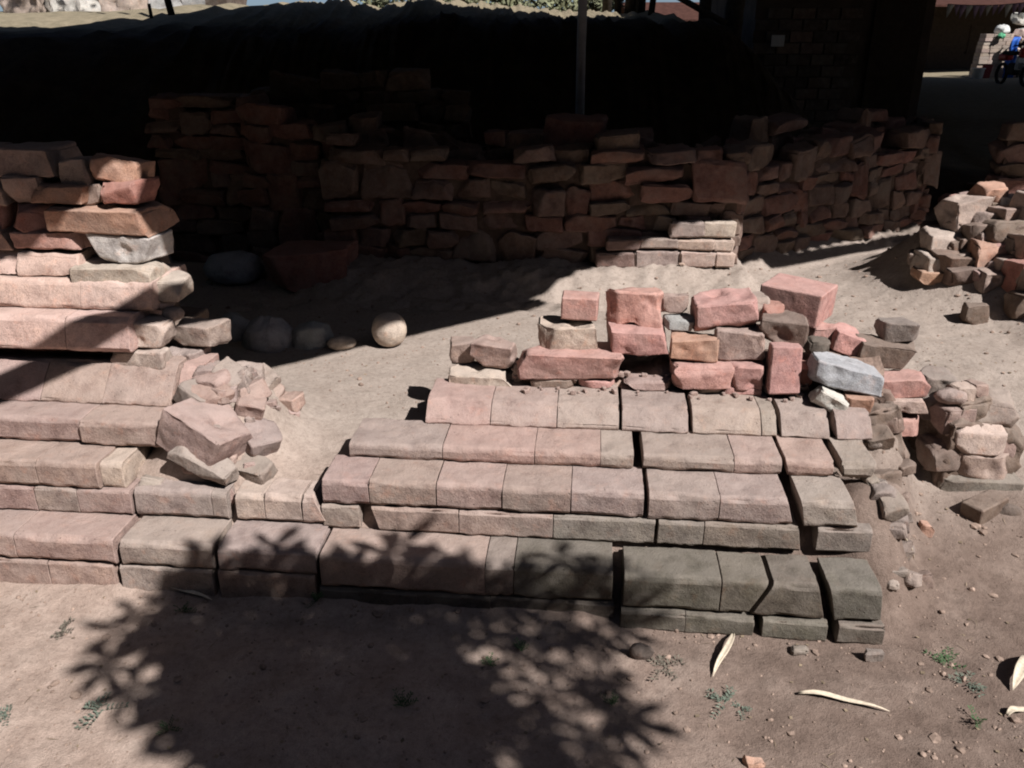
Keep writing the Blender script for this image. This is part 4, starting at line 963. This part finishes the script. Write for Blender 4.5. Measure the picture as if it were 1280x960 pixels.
mpart('fender', (0, 0, .56), .14, .42, .06, M_WHITE); mpart('fairing', (0, .22, .82), .36, .16, .24, M_RED); mpart('leg_shield', (0, .26, .58), .40, .08, .34, M_WHITE)
mpart('headlight', (0, .10, .86), .14, .06, .12, M_WHITE); mpart('seat', (0, .85, .80), .24, .62, .10, M_RUBBER); mpart('engine', (0, .65, .42), .22, .4, .3, M_RUBBER); mpart('tail', (0, 1.15, .70), .22, .4, .16, M_RED)
v_, f_ = tube([Vector((-.34, .25, .98)), Vector((-.12, .18, 1.02)), Vector((.12, .18, 1.02)), Vector((.34, .25, .98))], [.018] * 4, 7); link('handlebar', mesh_of('handlebar', v_, f_, M_RUBBER), MO, MO.location)
# bunting under the far end of the shelter
BU = thing('bunting', gy(1190, 8, 21), 'string of small mauve and white paper flags under the shelter roof', 'bunting')
A_, B_ = gy(1185, 5, 21), gy(1290, 2, 21)
v_, f_ = tube([A_.lerp(B_, i / 8) - Vector((0, 0, .05 * math.sin(math.pi * i / 8))) - BU.location for i in range(9)], [.006] * 9, 5); link('string', mesh_of('string', v_, f_, M_BARK), BU, BU.location)
for i in range(13):
    c_ = A_.lerp(B_, (i + .5) / 13) - Vector((0, 0, .05 * math.sin(math.pi * (i + .5) / 13))); s_ = rng.uniform(.11, .15); d_ = rng.uniform(-.04, .04)
    V_ = [(-s_ * .6, 0, 0), (s_ * .6, 0, 0), (d_, .05, -s_ * 2)]; o = link('flag', mesh_of('flag', V_, [(0, 1, 2)], M_FLAG if i % 3 else M_WHITE), BU, c_)
    o.modifiers.new('thick', 'SOLIDIFY').thickness = .002

# house with porch added to keep the background behind the far yard dark
xa, xb = 9.5, 24.0
HP2, pbx = house('added_porch_house', xa, xb, 33.0, 38.0, .2, 2.75, 4.2, 'house with a deep porch, added to darken the background behind the far sunlit yard', M_DOOR, [(14.5, 15.4, .3, 2.2), (19, 19.9, .3, 2.2)], [(12.2, 13.2, 1.0, 1.9), (16.6, 17.6, 1.0, 1.9)])
V_ = [(xa, 29.6, 2.42), (xb, 29.6, 2.42), (xb, 33.1, 2.85), (xa, 33.1, 2.85)]; V_ += [(a, b, c + .06) for a, b, c in V_]
link('porch_roof', mesh_of('porch_roof', [Vector(q) - HP2.location for q in V_], [(0, 3, 2, 1), (4, 5, 6, 7), (0, 1, 5, 4), (1, 2, 6, 5), (2, 3, 7, 6), (3, 0, 4, 7)], M_ROOF, False), HP2, HP2.location)
for x in (9.8, 12.6, 18.6, 21.4, 23.8): pole('porch_post', (x, 29.8, .1), (x, 29.8, 2.5), .06, .06, M_BARK, HP2)

# ------------------------------------------------------------------ leafy screens added outside the picture to block sky light
def sky_screen(x0, y0, x1, y1, H, depth, label, seed):
    rng = random.Random(seed); a, b = Vector((x0, y0, 0)), Vector((x1, y1, 0)); L_ = (b - a).length; nrm = Vector((-(b - a).y, (b - a).x, 0)).normalized()
    T = thing('sky_screen', a.lerp(b, .5), label, 'sky_screen'); Vv, Fc = [], []
    for i in range(int(L_ * H * depth * 150)):
        t = rng.random(); z = rng.random() * H * (.85 + .25 * noise.noise(Vector((t * L_ * .8, seed, 0))))
        p = a.lerp(b, t) + nrm * rng.uniform(-depth / 2, depth / 2) + Vector((0, 0, z)); s_ = rng.uniform(.12, .24)
        u_ = Vector((rng.gauss(0, 1), rng.gauss(0, 1), rng.gauss(0, 1))).normalized(); v_ = u_.orthogonal().normalized(); k_ = len(Vv)
        Vv += [p - u_ * s_ - T.location, p + v_ * s_ * .5 - T.location, p + u_ * s_ - T.location, p - v_ * s_ * .5 - T.location]; Fc.append((k_, k_ + 1, k_ + 2, k_ + 3))
    link('foliage', mesh_of('foliage', Vv, Fc, M_LEAF), T, T.location)
    for i in range(int(L_ / .5)):
        p = a.lerp(b, (i + .5) / (L_ / .5)); pole('stem', (p.x, p.y, -.05), (p.x + rng.uniform(-.2, .2), p.y, H * .8), .02, .008, M_BARK, T, 5)
sky_screen(-10, -5.2, 11, -5.2, 7.0, 1.2, 'unseen leafy screen added behind the viewer to block sky light', 1)
sky_screen(-6.2, -4.6, -6.2, 6.5, 6.0, 1.0, 'unseen leafy screen added on the side of the ruined wall to block sky light', 2)
sky_screen(10.5, -4.6, 11.5, 5.6, 6.5, 1.0, 'unseen leafy screen added past the rubble heap to block sky light', 3)

def litter():
    rng = random.Random(23); Vv, Fc = [], []
    while len(Fc) < 520:
        x, y = rng.uniform(-1.9, 2.8), rng.uniform(1.4, 3.9); u, v = uv_of(x, y)
        if -.01 < v < .8 and u < 1.1: continue
        if rng.random() > (.8 if v < 0 or u > 1.0 else .2): continue
        z = height(x, y) + .003; th = rng.uniform(0, 6.28); twig = rng.random() < .45
        ln, wd = (rng.uniform(.012, .05), .0011) if twig else (rng.uniform(.006, .018), rng.uniform(.003, .007))
        d = Vector((math.cos(th), math.sin(th), rng.uniform(-.15, .25))); s_ = Vector((-math.sin(th), math.cos(th), rng.uniform(-.4, .4))); p = Vector((x, y, z)); k_ = len(Vv)
        Vv += [p - d * ln * .5, p + s_ * wd, p + d * ln * .5, p - s_ * wd]; Fc.append((k_, k_ + 1, k_ + 2, k_ + 3))
    o = link('leaf_litter', mesh_of('leaf_litter', Vv, Fc, M_LITTER, False)); o['kind'] = 'stuff'; o['label'] = 'scraps of dry leaf and twig strewn over the soil'
M_LITTER = simple('dry_litter', (.26, .20, .14), .9, 0, .6, 9, 0)
litter()
